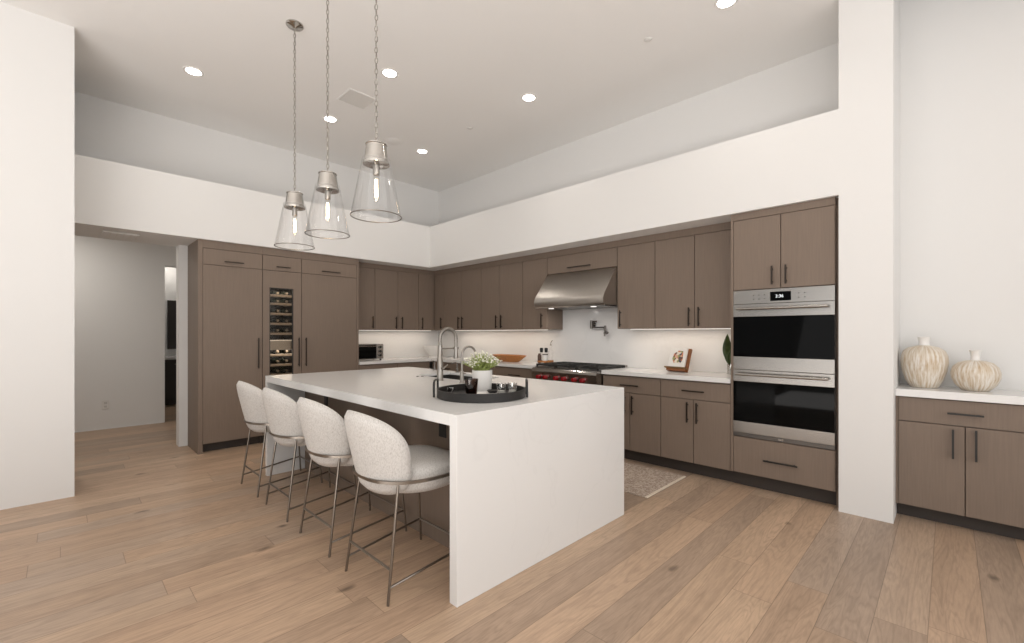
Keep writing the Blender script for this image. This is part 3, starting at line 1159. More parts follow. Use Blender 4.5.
# doors toward the range
IF = Front('y', 0)
w = (c1 - c0) / 6
for k in range(6):
    mb = MB()
    a = c0 + k * w
    mb.box(a + GAP, a + w - GAP, iy1 - 0.0445, iy1 - 0.0255, 0.104, zb - 0.004)
    d = mb.build('door', M['cab'], ic)
    mb = MB()
    hxp = a + (w - 0.05 if k % 2 == 0 else 0.05)
    mb.box(hxp - 0.005, hxp + 0.005, iy1 - 0.010, iy1 + 0.001, 0.62, 0.80)
    for z in (0.64, 0.78):
        mb.box(hxp - 0.004, hxp + 0.004, iy1 - 0.0255, iy1 - 0.010, z - 0.004, z + 0.004)
    mb.build('handle', M['bronze'], d)
for x in (-2.22, -3.93):
    mb = MB()
    mb.box(x - 0.036, x + 0.036, 1.644, 1.6495, 0.665, 0.785, 0.002)
    op = mb.build('outlet_plate', M['black'], ic)
    mb = MB()
    mb.box(x - 0.018, x + 0.018, 1.6425, 1.6438, 0.685, 0.765)
    mb.build('socket', M['black'], op)

# sink
sk = thing('undermount_sink', (-3.185, 2.53, 0.62), 'dark undermount sink set into the island behind the tall faucet', 'sink')
mb = MB()
t = 0.003
mb.box(sx0 - 0.02, sx1 + 0.02, sy0 - 0.02, sy0, 0.64, zs - 0.0005).box(sx0 - 0.02, sx1 + 0.02, sy1, sy1 + 0.02, 0.64, zs - 0.0005)
mb.box(sx0 - 0.02, sx0, sy0, sy1, 0.64, zs - 0.0005).box(sx1, sx1 + 0.02, sy0, sy1, 0.64, zs - 0.0005)
mb.box(sx0 - 0.02, sx1 + 0.02, sy0 - 0.02, sy1 + 0.02, 0.63, 0.64)
mb.build('basin', M['sink'], sk)
mb = MB()
mb.lathe([(0.045, 0.0), (0.045, 0.003), (0.03, 0.004), (0.0, 0.002)], (-3.185, 2.53, 0.6402), 20)
mb.build('drain', M['steel'], sk, True)

# main faucet: spring gooseneck with a docking arm
ft = thing('spring_faucet', (-3.0, 2.2, 0.914), 'tall brushed nickel spring faucet with pull-down spray behind the black tray', 'faucet')
bx, by, bz0 = -3.0, 2.2, 0.914
mb = MB()
mb.lathe([(0.033, 0.0), (0.033, 0.008), (0.026, 0.012), (0.0245, 0.18), (0.021, 0.185), (0.019, 0.29)], (bx, by, bz0), 20)
mb.build('column', M['nickel'], ft, True)
mb = MB()
arc = []
for i in range(5):
    arc.append(Vector((bx, by, bz0 + 0.26 + 0.02 * i)))
for i in range(13):
    a = PI * i / 12
    arc.append(Vector((bx, by + 0.083 - 0.083 * math.cos(a), bz0 + 0.345 + 0.083 * math.sin(a))))
arc.append(Vector((bx, by + 0.166, bz0 + 0.31)))
arc.append(Vector((bx, by + 0.166, bz0 + 0.27)))
mb.tube(arc, 0.0115, 12)
# coil of the spring round the hose
co = []
turns, NP = 34, 34 * 8
seg = [0.0]
for p, q in zip(arc, arc[1:]):
    seg.append(seg[-1] + (q - p).length)
for k in range(NP + 1):
    s_ = seg[-1] * k / NP
    j = max(i for i in range(len(arc) - 1) if seg[i] <= s_ + 1e-9)
    f_ = (s_ - seg[j]) / max(1e-9, seg[j + 1] - seg[j])
    p = arc[j].lerp(arc[j + 1], f_)
    tn = (arc[j + 1] - arc[j]).normalized()
    a = Vector((1, 0, 0))
    b_ = tn.cross(a)
    an = 2 * PI * turns * k / NP
    co.append(p + (a * math.cos(an) + b_ * math.sin(an)) * 0.0145)
mb.tube(co, 0.0028, 5)
mb.build('spring_hose', M['nickel'], ft, True, 60)
mb = MB()
mb.tube([(bx, by + 0.166, bz0 + 0.275), (bx, by + 0.166, bz0 + 0.23), (bx, by + 0.166, bz0 + 0.185), (bx, by + 0.166, bz0 + 0.175)], [0.015, 0.017, 0.021, 0.02], 16)
mb.build('spray_head', M['nickel'], ft, True)
mb = MB()
mb.tube([(bx, by + 0.018, bz0 + 0.262), (bx, by + 0.15, bz0 + 0.262)], 0.006, 10)
mb.lathe([(0.021, 0), (0.024, 0), (0.024, 0.018), (0.021, 0.018)], (bx, by + 0.166, bz0 + 0.253), 20, False, False)
mb.build('docking_arm', M['nickel'], ft, True)
mb = MB()
mb.tube([(bx + 0.02, by, bz0 + 0.10), (bx + 0.05, by, bz0 + 0.105)], 0.011, 12)
mb.tube([(bx + 0.05, by, bz0 + 0.105), (bx + 0.10, by, bz0 + 0.135)], [0.007, 0.005], 10)
mb.build('lever', M['nickel'], ft, True)

# filtered water tap
f2 = thing('water_tap', (-2.715, 2.2, 0.914), 'slim gooseneck drinking-water tap beside the potted flowers', 'faucet')
cx, cy = -2.715, 2.2
mb = MB()
mb.lathe([(0.024, 0.0), (0.024, 0.006), (0.016, 0.01), (0.015, 0.09), (0.011, 0.095)], (cx, cy, 0.914), 18)
mb.build('tap_base', M['nickel'], f2, True)
mb = MB()
pts = [Vector((cx, cy, 0.914 + 0.09)), Vector((cx, cy, 0.914 + 0.15)), Vector((cx, cy, 0.914 + 0.215))]
for i in range(1, 13):
    a = PI * i / 12
    pts.append(Vector((cx, cy + 0.07 - 0.07 * math.cos(a), 0.914 + 0.215 + 0.07 * math.sin(a))))
pts.append(pts[-1] + Vector((0, 0.002, -0.03)))
mb.tube(pts, 0.0085, 12)
mb.build('gooseneck', M['nickel'], f2, True)
mb = MB()
mb.tube([(cx + 0.012, cy, 0.99), (cx + 0.05, cy, 0.995)], 0.005, 8)
mb.build('tap_lever', M['nickel'], f2, True)

# soap pumps at the far rim of the sink
sp0 = thing('soap_dispenser', (-3.88, 2.775, 0.914), 'small nickel soap pump at the island rim, on the toaster side of the tall faucet', 'soap pump', 'soap pumps at the island sink')
mb = MB()
c = (-3.88, 2.775, 0.914)
mb.lathe([(0.022, 0.0), (0.022, 0.006), (0.013, 0.01), (0.013, 0.035), (0.007, 0.04), (0.007, 0.075)], c, 16)
mb.build('pump_base', M['dnickel'], sp0, True)
mb = MB()
mb.tube([(c[0], c[1], c[2] + 0.075), (c[0], c[1], c[2] + 0.09), (c[0], c[1] - 0.02, c[2] + 0.097), (c[0], c[1] - 0.075, c[2] + 0.09)], 0.006, 10)
mb.build('pump_spout', M['dnickel'], sp0, True)
dup(sp0, (-3.50, 2.775, 0.914), 'small nickel soap pump at the island rim between the two faucets')
# pop-up button for the disposer
sw = MB()
for dx in (-0.022, 0.022):
    sw.lathe([(0.013, 0.0), (0.013, 0.004), (0.009, 0.006), (0.0, 0.006)], (-3.394 + dx * 0.7, 2.27 + dx * 0.7, 0.9142), 16)
tag(sw.build('air_switch', M['dsteel'], smooth=True), 'pair of tiny dark switch buttons set in the island top', 'switch')

# ------------------------------------------------------------------ bar stools
def make_stool(cx, cy, label):
    root = thing('bar_stool', (cx, cy, 0), label, 'bar stool', 'upholstered stools along the island')
    C = Vector((cx, cy, 0))
    # legs
    feet = [(-0.223, -0.288), (0.223, -0.288), (-0.245, 0.212), (0.245, 0.212)]
    tops = [(-0.193, -0.213), (0.193, -0.213), (-0.212, 0.165), (0.212, 0.165)]
    ZT = 0.572
    for (a, b), (c, d) in zip(feet, tops):
        mb = MB()
        mb.tube([C + Vector((a, b, 0)), C + Vector((c, d, ZT))], 0.0072, 10)
        mb.build('leg', M['stoolmetal'], root, True)

    def on(i, z):
        (a, b), (c, d) = feet[i], tops[i]
        t_ = z / ZT
        return C + Vector((a + (c - a) * t_, b + (d - b) * t_, z))
    mb = MB()
    mb.tube([on(0, 0.16), on(1, 0.16)], 0.0065, 8)
    mb.build('stretcher', M['stoolmetal'], root, True)
    for i, j in ((0, 2), (1, 3)):
        mb = MB()
        mb.tube([on(i, 0.08), on(j, 0.14)], 0.0065, 8)
        mb.build('stretcher', M['stoolmetal'], root, True)
    mb = MB()
    mb.tube([on(2, 0.14), on(3, 0.14)], 0.0075, 8)
    mb.build('foot_rail', M['stoolmetal'], root, True)
    # ring under the seat: flat band that hugs the back
    mb = MB()
    n = 48
    A = []
    for k in range(n):
        a = 2 * PI * k / n
        back = math.sin(a) < 0
        rx, ry, q_ = 0.285, (0.306 if back else 0.245), (0.8 if back else 1.0)
        ux = math.copysign(abs(math.cos(a)) ** q_, math.cos(a))
        uy = math.copysign(abs(math.sin(a)) ** q_, math.sin(a))
        for (dr, dz) in ((-0.006, -0.0075), (0.006, -0.0075), (0.006, 0.0075), (-0.006, 0.0075)):
            A.append(mb.bm.verts.new((cx + (rx + dr) * ux, cy + (ry + dr) * uy, ZT + dz)))
    for k in range(n):
        for q in range(4):
            mb.bm.faces.new((A[4 * k + q], A[4 * ((k + 1) % n) + q], A[4 * ((k + 1) % n) + (q + 1) % 4], A[4 * k + (q + 1) % 4]))
    mb.build('band', M['stoolmetal'], root, True)
    # seat: a plump round cushion
    mb = MB()
    pr = [(0.0, 0.475), (0.15, 0.476), (0.215, 0.486), (0.242, 0.515), (0.252, 0.555), (0.248, 0.592), (0.235, 0.618), (0.17, 0.634), (0.08, 0.641), (0.0, 0.642)]
    n = 40
    rings = []
    for r, z in pr:
        if r == 0:
            rings.append([mb.bm.verts.new((cx, cy + 0.0, z))])
            continue
        ring = []
        for k in range(n):
            a = 2 * PI * k / n
            ca, sa = math.cos(a), math.sin(a)
            p = 2.0 if sa < 0 else 2.8
            q = (abs(ca) ** p + abs(sa) ** p) ** (-1 / p)
            ring.append(mb.bm.verts.new((cx + r * q * ca, cy + r * q * sa * (1.0 if sa < 0 else 0.90), z)))
        rings.append(ring)
    for a, b in zip(rings, rings[1:]):
        for k in range(n):
            j = (k + 1) % n
            if len(a) == 1:
                mb.bm.faces.new((a[0], b[j], b[k]))
            elif len(b) == 1:
                mb.bm.faces.new((a[k], a[j], b[0]))
            else:
                mb.bm.faces.new((a[k], a[j], b[j], b[k]))
    mb.build('seat', M['boucle'], root, True, 80)
    # back: curved padded shell with rounded top corners
    mb = MB()
    NU, NV = 24, 14
    PH = math.radians(60)
    grid_o, grid_i = [], []
    for v in range(NV + 1):
        t_ = v / NV
        ro, ri = [], []
        for u in range(NU + 1):
            s_ = -1 + 2 * u / NU
            # squircle mask: the outline is a rounded rectangle in (s, t)
            ts = -1 + 2 * t_
            pw = 2.12 if ts > 0 else 4.0
            k_ = (abs(s_) ** pw + abs(ts) ** pw) ** (1 / pw)
            mx = max(abs(s_), abs(ts), 1e-6)
            f_ = mx / k_ if k_ > 1e-6 else 1.0
            S_, T_ = s_ * f_, ts * f_
            z = 0.488 + (T_ + 1) / 2 * 0.425
            h = (z - 0.488) / 0.425
            wid = 0.97 + 0.06 * h
            ph = S_ * PH * wid
            R_ = 0.278 + 0.028 * h
            lean = -0.070 * h
            edge = max(abs(s_), abs(ts))
            th = 0.030 * (max(0.0, 1 - edge ** 5)) ** 0.5 + 0.004
            for L_, sg in ((ro, 1), (ri, -1)):
                rr = R_ - 0.022 + sg * th
                L_.append(mb.bm.verts.new((cx + rr * math.sin(ph), cy + 0.0 + lean - rr * math.cos(ph), z)))
        grid_o.append(ro)
        grid_i.append(ri)
    for v in range(NV):
        for u in range(NU):
            mb.bm.faces.new((grid_o[v][u], grid_o[v][u + 1], grid_o[v + 1][u + 1], grid_o[v + 1][u]))
            mb.bm.faces.new((grid_i[v][u], grid_i[v + 1][u], grid_i[v + 1][u + 1], grid_i[v][u + 1]))
    rim = [(0, u) for u in range(NU)] + [(v, NU) for v in range(NV)] + [(NV, u) for u in range(NU, 0, -1)] + [(v, 0) for v in range(NV, 0, -1)]
    for k in range(len(rim)):
        a, b = rim[k], rim[(k + 1) % len(rim)]
        mb.bm.faces.new((grid_o[a[0]][a[1]], grid_i[a[0]][a[1]], grid_i[b[0]][b[1]], grid_o[b[0]][b[1]]))
    mb.build('backrest', M['boucle'], root, True, 80)
    return root


st = make_stool(-2.135, 1.385, 'cream upholstered bar stool closest to the waterfall side with the outlet, its seat showing')
for x, l in ((-2.795, 'second cream bar stool from the waterfall side nearest the black tray'),
             (-3.485, 'third cream bar stool from the waterfall side nearest the black tray'),
             (-4.14, 'cream bar stool at the far island end by the tall refrigerator panel')):
    dup(st, (x, 1.385, 0), l)

# ------------------------------------------------------------------ tray and what is on it
tx, ty, tz = -2.055, 1.82, 0.914
tr = thing('round_tray', (tx, ty, tz), 'round black wooden tray with loop handles on the island', 'tray')
mb = MB()
mb.lathe([(0.0, 0.001), (0.268, 0.001), (0.272, 0.004), (0.272, 0.052), (0.262, 0.052), (0.260, 0.013), (0.0, 0.013)], (tx, ty, tz), 56)
mb.build('tray_body', M['tray'], tr, True, 40)
vr = Vector((0.7127, 0.7015, 0))
vf = Vector((-0.7015, 0.7127, 0))
for sg in (-1, 1):
    c = Vector((tx, ty, tz)) + vr * (0.278 * sg) - vf * 0.02
    mb = MB()
    pts = []
    dirv = vf * 0.07
    pts = [c - dirv + Vector((0, 0, 0.008)), c - dirv + Vector((0, 0, 0.075)), c - dirv * 0.93 + Vector((0, 0, 0.095)), c - dirv * 0.7 + Vector((0, 0, 0.105)),
           c + dirv * 0.7 + Vector((0, 0, 0.105)), c + dirv * 0.93 + Vector((0, 0, 0.095)), c + dirv + Vector((0, 0, 0.075)), c + dirv + Vector((0, 0, 0.008))]
    mb.tube(pts, 0.0065, 10)
    mb.build('tray_handle', M['black'], tr, True)
fz = tz + 0.0135


def onto(r_, f_):
    p = Vector((tx, ty, fz)) + vr * r_ + vf * f_
    return p


# potted flowers
pp = onto(-0.006, 0.15)
pt = thing('flower_pot', tuple(pp), 'white pot of small white flowers standing on the black tray', 'potted plant')
mb = MB()
mb.lathe([(0.0, 0.0), (0.058, 0.0), (0.060, 0.004), (0.066, 0.138), (0.062, 0.138), (0.058, 0.125), (0.0, 0.125)], pp, 32)
mb.build('pot', M['white'], pt, True, 40)
mb = MB()
mbp = MB()
rnd = random.Random(3)
for k in range(220):
    a = rnd.uniform(0, 2 * PI)
    el = rnd.uniform(0.45, 1.5)
    L_ = rnd.uniform(0.06, 0.135)
    b0 = pp + Vector((rnd.uniform(-0.035, 0.035), rnd.uniform(-0.035, 0.035), 0.125))
    d_ = Vector((math.cos(a) * math.cos(el), math.sin(a) * math.cos(el), math.sin(el)))
    e_ = b0 + d_ * L_
    mb.tube([b0, b0.lerp(e_, 0.5) + Vector((0, 0, 0.008)), e_], 0.0012, 4)
    for q in range(4):
        c_ = b0.lerp(e_, rnd.uniform(0.25, 0.9))
        n_ = Vector((rnd.uniform(-1, 1), rnd.uniform(-1, 1), rnd.uniform(-0.3, 1))).normalized()
        s_ = n_.cross(Vector((0.2, 0.5, 1))).normalized()
        w_, l_ = 0.005, 0.016
        vs = [mb.bm.verts.new(p) for p in (c_, c_ + n_ * l_ * 0.5 + s_ * w_, c_ + n_ * l_, c_ + n_ * l_ * 0.5 - s_ * w_)]
        mb.bm.faces.new(vs)
    if k % 2 == 0:
        for q in range(2):
            mbp.ball(e_ + Vector((rnd.uniform(-0.008, 0.008), rnd.uniform(-0.008, 0.008), rnd.uniform(-0.004, 0.006))), rnd.uniform(0.004, 0.0065), 6)
fo = mb.build('foliage', M['sprig'], pt)
mbp.build('blossoms', M['petal'], pt, True)

# smoked tumbler
cp_ = onto(-0.048, -0.165)
mb = MB()
mb.lathe([(0.0, 0.0), (0.030, 0.0), (0.040, 0.112), (0.0375, 0.112), (0.028, 0.008), (0.0, 0.008)], cp_, 28)
tag(mb.build('candle_tumbler', M['smokeglass'], smooth=True), 'dark smoked glass tumbler in front of the white flower pot', 'tumbler')
# book with a small dark dish
bk = onto(0.06, -0.03)
mb = MB()
bq = thing('notebook', tuple(bk), 'small white book lying in the black tray under the dark dish', 'book')
for nm, z0, z1, inset, mm in (('pages', 0.002, 0.012, 0.003, 'paper'), ('cover', 0.012, 0.014, 0.0, 'white'), ('cover', 0.0, 0.002, 0.0, 'white')):
    mb = MB()
    hx_, hy_ = 0.085 - inset, 0.06 - inset
    pts = [bk + vr * (sx * hx_) + vf * (sy * hy_) for sx, sy in ((-1, -1), (1, -1), (1, 1), (-1, 1))]
    mb.prism([(p.x, p.y) for p in pts], 'z', bk.z + z0, bk.z + z1)
    mb.build(nm, M[mm], bq)
ds = bk + Vector((0, 0, 0.0145)) + vr * 0.01
mb = MB()
mb.lathe([(0.0, 0.0), (0.025, 0.0), (0.036, 0.016), (0.033, 0.016), (0.023, 0.004), (0.0, 0.004)], ds, 24)
tag(mb.build('trinket_dish', M['tray'], smooth=True), 'small dark dish sitting on the white book in the tray', 'dish')
# clear glasses
gp = onto(0.125, -0.105)
gl = thing('votive_glass', tuple(gp), 'clear votive glass in the tray, the one next to the white book', 'glass', 'clear glasses on the tray')
mb = MB()
mb.lathe([(0.0, 0.0), (0.026, 0.0), (0.0295, 0.08), (0.0272, 0.08), (0.024, 0.007), (0.0, 0.007)], gp, 24)
mb.build('glass_cup', M['tableglass'], gl, True)
mb = MB()
mb.lathe([(0.0, 0.0), (0.022, 0.0), (0.022, 0.03), (0.0, 0.03)], gp + Vector((0, 0, 0.0075)), 20)
mb.build('wax', M['white'], gl, True)
dup(gl, tuple(onto(0.19, -0.08)), 'clear votive glass in the tray, the one near the tray handle')
sg_ = onto(-0.185, -0.07)
mb = MB()
mb.lathe([(0.0, 0.0), (0.020, 0.0), (0.022, 0.05), (0.020, 0.05), (0.018, 0.005), (0.0, 0.005)], sg_, 20)
tag(mb.build('shot_glass', M['tableglass'], smooth=True), 'tiny empty clear glass alone at the faucet side of the tray', 'glass')
cd = onto(-0.11, -0.12)
mb = MB()
mb.prism([(p.x, p.y) for p in (cd + vr * (a * 0.05) + vf * (b * 0.032) for a, b in ((-1, -1), (1, -1), (1, 1), (-1, 1)))], 'z', fz, fz + 0.01)
tag(mb.build('coaster', M['paper']), 'flat white coaster in the tray beside the smoked tumbler', 'coaster')

# ------------------------------------------------------------------ back-counter objects
# toaster oven
to_ = thing('toaster_oven', (-6.03, 3.09, 0.914), 'stainless toaster oven on the corner counter next to the tall cabinets', 'toaster oven')
ty0, ty1 = 2.872, 3.31
tf = -5.89
mb = MB()
mb.box(tf - 0.28, tf - 0.012, ty0, ty1, 0.934, 1.148, 0.006)
mb.build('oven_body', M['dsteel'], to_, True)
mb = MB()
mb.box(tf - 0.0115, tf, ty0 + 0.005, ty1 - 0.115, 0.945, 1.135, 0.003)
td = mb.build('glass_door', M['ovenglass'], to_)
mb = MB()
mb.tube([(tf + 0.03, ty0 + 0.04, 1.118), (tf + 0.03, ty1 - 0.14, 1.118)], 0.007, 10)
for y in (ty0 + 0.06, ty1 - 0.16):
    mb.tube([(tf + 0.001, y, 1.118), (tf + 0.03, y, 1.118)], 0.005, 8)
mb.build('door_handle', M['steel'], td, True)
mb = MB()
mb.box(tf - 0.0115, tf - 0.001, ty1 - 0.112, ty1 - 0.003, 0.937, 1.145, 0.002)
mb.build('control_panel', M['steel'], to_)
for z in (1.105, 1.045, 0.985):
    mb = MB()
    mb.tube([(tf - 0.0005, ty1 - 0.057, z), (tf + 0.018, ty1 - 0.057, z)], 0.017, 16)
    mb.build('dial', M['black'], to_, True)
for x in (tf - 0.25, tf - 0.035):
    for y in (ty0 + 0.03, ty1 - 0.03):
        mb = MB()
        mb.lathe([(0.013, 0.0005), (0.016, 0.0195)], (x, y, 0.914), 14)
        mb.build('foot', M['black'], to_)

# white bowl in the corner
wbp = (-5.97, 4.25, 0.9142)
mb = MB()
mb.lathe([(0.0, 0.0), (0.075, 0.0), (0.075, 0.012), (0.062, 0.02), (0.105, 0.06), (0.15, 0.125), (0.165, 0.185), (0.16, 0.186), (0.143, 0.13), (0.10, 0.07), (0.05, 0.035), (0.0, 0.03)], wbp, 36)
tag(mb.build('serving_bowl', M['white'], smooth=True), 'large white bowl on the counter in the corner behind the tall faucet', 'bowl')

# wooden dough bowl
db = (-4.32, 4.33, 0.9142)
mb = MB()
mb.lathe([(0.0, 0.0), (0.55, 0.0), (0.62, 0.012), (1.0, 0.088), (0.97, 0.092), (0.60, 0.03), (0.0, 0.018)], db, 48, sx=0.315, sy=0.115)
tag(mb.build('dough_bowl', M['bowlwood'], smooth=True), 'long shallow honey-coloured wooden dough bowl on the back counter', 'bowl')

# tray with condiments beside the range
ct = (-3.664, 4.33, 0.9145)
cb_ = thing('condiment_board', ct, 'small footed wooden board holding condiments beside the range', 'serving board')
mb = MB()
mb.lathe([(0.0, 0.022), (0.128, 0.022), (0.135, 0.026), (0.135, 0.042), (0.128, 0.045), (0.0, 0.04)], ct, 36, sx=0.75, sy=0.8)
mb.build('board_top', M['bowlwood'], cb_, True, 40)
for dx, dy in ((-0.055, -0.055), (0.055, -0.055), (-0.055, 0.055), (0.055, 0.055)):
    mb = MB()
    mb.lathe([(0.016, 0.0), (0.02, 0.0215)], (ct[0] + dx, ct[1] + dy, ct[2]), 14)
    mb.build('foot', M['board'], cb_)
cz = ct[2] + 0.0455
ml = thing('salt_mill', (ct[0] - 0.05, ct[1] - 0.02, cz), 'clear grinder with a dark top on the condiment board, on the wooden-bowl side', 'mill', 'dark-topped grinders on the condiment board')
mb = MB()
mb.lathe([(0.0, 0.0), (0.022, 0.0), (0.018, 0.06), (0.016, 0.10), (0.0, 0.10)], (ct[0] - 0.05, ct[1] - 0.02, cz), 18)
mb.build('grinder_body', M['glass'], ml, True)
mb = MB()
mb.lathe([(0.0165, 0.1005), (0.019, 0.105), (0.022, 0.145), (0.017, 0.158), (0.0, 0.16)], (ct[0] - 0.05, ct[1] - 0.02, cz), 18)
mb.build('grinder_top', M['black'], ml, True)
dup(ml, (ct[0] + 0.012, ct[1] + 0.0, cz), 'clear grinder with a dark top on the condiment board, on the range side')
p = (ct[0] - 0.035, ct[1] - 0.075, cz)
mb = MB()
mb.lathe([(0.0, 0.0), (0.024, 0.0), (0.025, 0.06), (0.016, 0.075), (0.017, 0.088), (0.0, 0.09)], p, 20)
tag(mb.build('spice_jar', M['tan'], smooth=True), 'short dark brown jar at the front of the condiment board', 'jar')
p = (ct[0] + 0.042, ct[1] - 0.055, cz)
wj = thing('salt_jar', p, 'white jar with a grey lid on the condiment board', 'jar')
mb = MB()
mb.lathe([(0.0, 0.0), (0.034, 0.0), (0.036, 0.004), (0.036, 0.068), (0.0, 0.07)], p, 24)
mb.build('jar_body', M['white'], wj, True, 40)
mb = MB()
mb.lathe([(0.036, 0.0705), (0.037, 0.08), (0.034, 0.084), (0.0, 0.085)], p, 24)
mb.build('lid', M['dsteel'], wj, True, 40)
p = (ct[0] + 0.062, ct[1] + 0.03, cz)
ob = thing('oil_bottle', p, 'clear glass oil bottle with a metal pourer on the condiment board', 'bottle')
mb = MB()
mb.lathe([(0.0, 0.0), (0.030, 0.0), (0.031, 0.005), (0.031, 0.11), (0.012, 0.15), (0.011, 0.19), (0.0, 0.19)], p, 24)
mb.build('bottle_body', M['glass'], ob, True)
mb = MB()
mb.lathe([(0.012, 0.1905), (0.012, 0.20), (0.005, 0.205), (0.0045, 0.225)], p, 12)
mb.tube([(p[0], p[1], p[2] + 0.22), (p[0] + 0.012, p[1], p[2] + 0.24), (p[0] + 0.03, p[1], p[2] + 0.252)], 0.0045, 8)
mb.build('pourer', M['dsteel'], ob, True)

# cookbook on its stand, leaning back and turned a little
def tilt_block(mb, base, rz, tilt, w0, w1, d0, d1, h0, h1):
    """block in the stand's own leaning frame"""
    Rm = Matrix.Translation(base) @ Matrix.Rotation(rz, 4, 'Z') @ Matrix.Rotation(-tilt, 4, 'X')
    n0 = len(mb.bm.verts)
    mb.box(w0, w1, d0, d1, h0, h1)
    mb.bm.verts.ensure_lookup_table()
    for v in mb.bm.verts[n0:]:
        v.co = Rm @ v.co
    return mb


sb = Vector((-1.95, 4.315, 0.932))
rz, tl = math.radians(-8), math.radians(20)
ks = thing('cookbook_stand', (-1.95, 4.33, 0.9142), 'wooden cookbook easel with a front ledge on the counter beside the ovens', 'book stand')
mb = MB()
tilt_block(mb, sb, rz, tl, -0.10, 0.115, 0.012, 0.034, -0.005, 0.235)
mb.build('back_board', M['board'], ks)
mb = MB()
tilt_block(mb, sb, rz, tl, -0.115, 0.115, -0.035, 0.0115, 0.018, 0.03)
mb.build('ledge', M['boarddk'], ks)
mb = MB()
tilt_block(mb, sb, rz, tl, -0.095, 0.105, -0.022, 0.0115, -0.006, 0.0175)
mb.build('ledge_support', M['board'], ks)
mb = MB()
b0 = Matrix.Translation(sb) @ Matrix.Rotation(rz, 4, 'Z') @ Matrix.Rotation(-tl, 4, 'X')
q0 = b0 @ Vector((0.0, 0.035, 0.17))
q1 = Vector((q0.x + 0.012, q0.y + 0.055, 0.9235))
mb.tube([q0, q1], 0.008, 8)
mb.build('prop_leg', M['board'], ks)
cbk = thing('cookbook', tuple(sb), 'white cookbook with a colourful food photo leaning on the wooden easel', 'book')
mb = MB()
tilt_block(mb, sb, rz, tl, -0.087, 0.087, -0.010, 0.0115, 0.0305, 0.235)
mb.build('book_block', M['paper'], cbk)
mb = MB()
tilt_block(mb, sb, rz, tl, -0.09, 0.09, -0.0125, -0.0102, 0.0305, 0.238)
cv = mb.build('front_cover', M['white'], cbk)
mb = MB()
n0 = 0
Rm = b0
c_ = [(-0.035, 0.075), (0.045, 0.07), (0.06, 0.12), (0.05, 0.2), (0.0, 0.205), (-0.045, 0.17), (-0.055, 0.12)]
A_ = [mb.bm.verts.new(Rm @ Vector((a, -0.0135, b))) for a, b in c_]
B_ = [mb.bm.verts.new(Rm @ Vector((a, -0.0126, b))) for a, b in c_]
mb.bm.faces.new(A_)
mb.bm.faces.new(B_[::-1])
for i in range(len(A_)):
    j = (i + 1) % len(A_)
    mb.bm.faces.new((A_[i], B_[i], B_[j], A_[j]))
mb.build('cover_photo', M['photo'], cv)

# leafy stems in a glass by the oven column
pv = Vector((-1.475, 4.46, 0.9142))
lv = thing('leaf_vase', tuple(pv), 'glass vase of dark green leaves half hidden by the oven column', 'plant')
mb = MB()
mb.lathe([(0.0, 0.0), (0.032, 0.0), (0.036, 0.10), (0.033, 0.10), (0.029, 0.006), (0.0, 0.006)], pv, 24)
mb.build('glass_vase', M['tableglass'], lv, True)


def leaf_blade(mb, base, tip, width, bend, n=9):
    base, tip = Vector(base), Vector(tip)
    ax = tip - base
    side = ax.cross(vf).normalized()
    out = side.cross(ax).normalized()
    rows = []
    for k in range(n + 1):
        t_ = k / n
        c = base + ax * t_ + out * (bend * math.sin(PI * t_))
        w_ = width * (math.sin(PI * min(1, t_ * 0.97 + 0.03)) ** 0.8) * (1 - 0.35 * t_)
        rows.append([mb.bm.verts.new(c + side * (w_ * q) + out * (abs(q) * 0.25 * w_)) for q in (-1, -0.5, 0, 0.5, 1)])
    for a, b in zip(rows, rows[1:]):
        for q in range(4):
            mb.bm.faces.new((a[q], a[q + 1], b[q + 1], b[q]))


for (dx, dy, dz, w_, bd, z0) in ((-0.022, -0.03, 0.385, 0.055, 0.02, 0.10), (0.03, 0.0, 0.30, 0.045, -0.02, 0.09), (-0.035, 0.02, 0.27, 0.042, 0.015, 0.09), (0.01, -0.035, 0.24, 0.045, 0.02, 0.08)):
    mb = MB()
    leaf_blade(mb, pv + Vector((dx * 0.2, dy * 0.2, z0)), pv + Vector((dx, dy, dz)), w_, bd)
    mb.tube([pv + Vector((0, 0, 0.008)), pv + Vector((dx * 0.2, dy * 0.2, z0 + 0.01))], 0.003, 6)
    mb.build('leaf', M['leaf'], lv, True, 80, [('SOLIDIFY', {'thickness': 0.0012})])

# ------------------------------------------------------------------ rug
rgx0, rgx1, rgy0, rgy1 = -4.15, -1.72, 3.245, 3.972
ru = thing('runner_rug', ((rgx0 + rgx1) / 2, (rgy0 + rgy1) / 2, 0), 'beige mottled runner rug on the floor between the island and the range', 'rug')
mb = MB()
mb.box(rgx0, rgx1, rgy0, rgy1, 0.0006, 0.010, 0.003)
mb.build('pile', M['rug'], ru)
for a, b in ((rgx1 + 0.0005, rgx1 + 0.024), (rgx0 - 0.024, rgx0 - 0.0005)):
    mb = MB()
    mb.box(a, b, rgy0, rgy1, 0.0006, 0.0105, 0.003)
    mb.build('end_binding', M['fringe'], ru)

# ------------------------------------------------------------------ buffet niche
NF = Front('y', 4.16)
ND = WB - 4.16 - 0.001


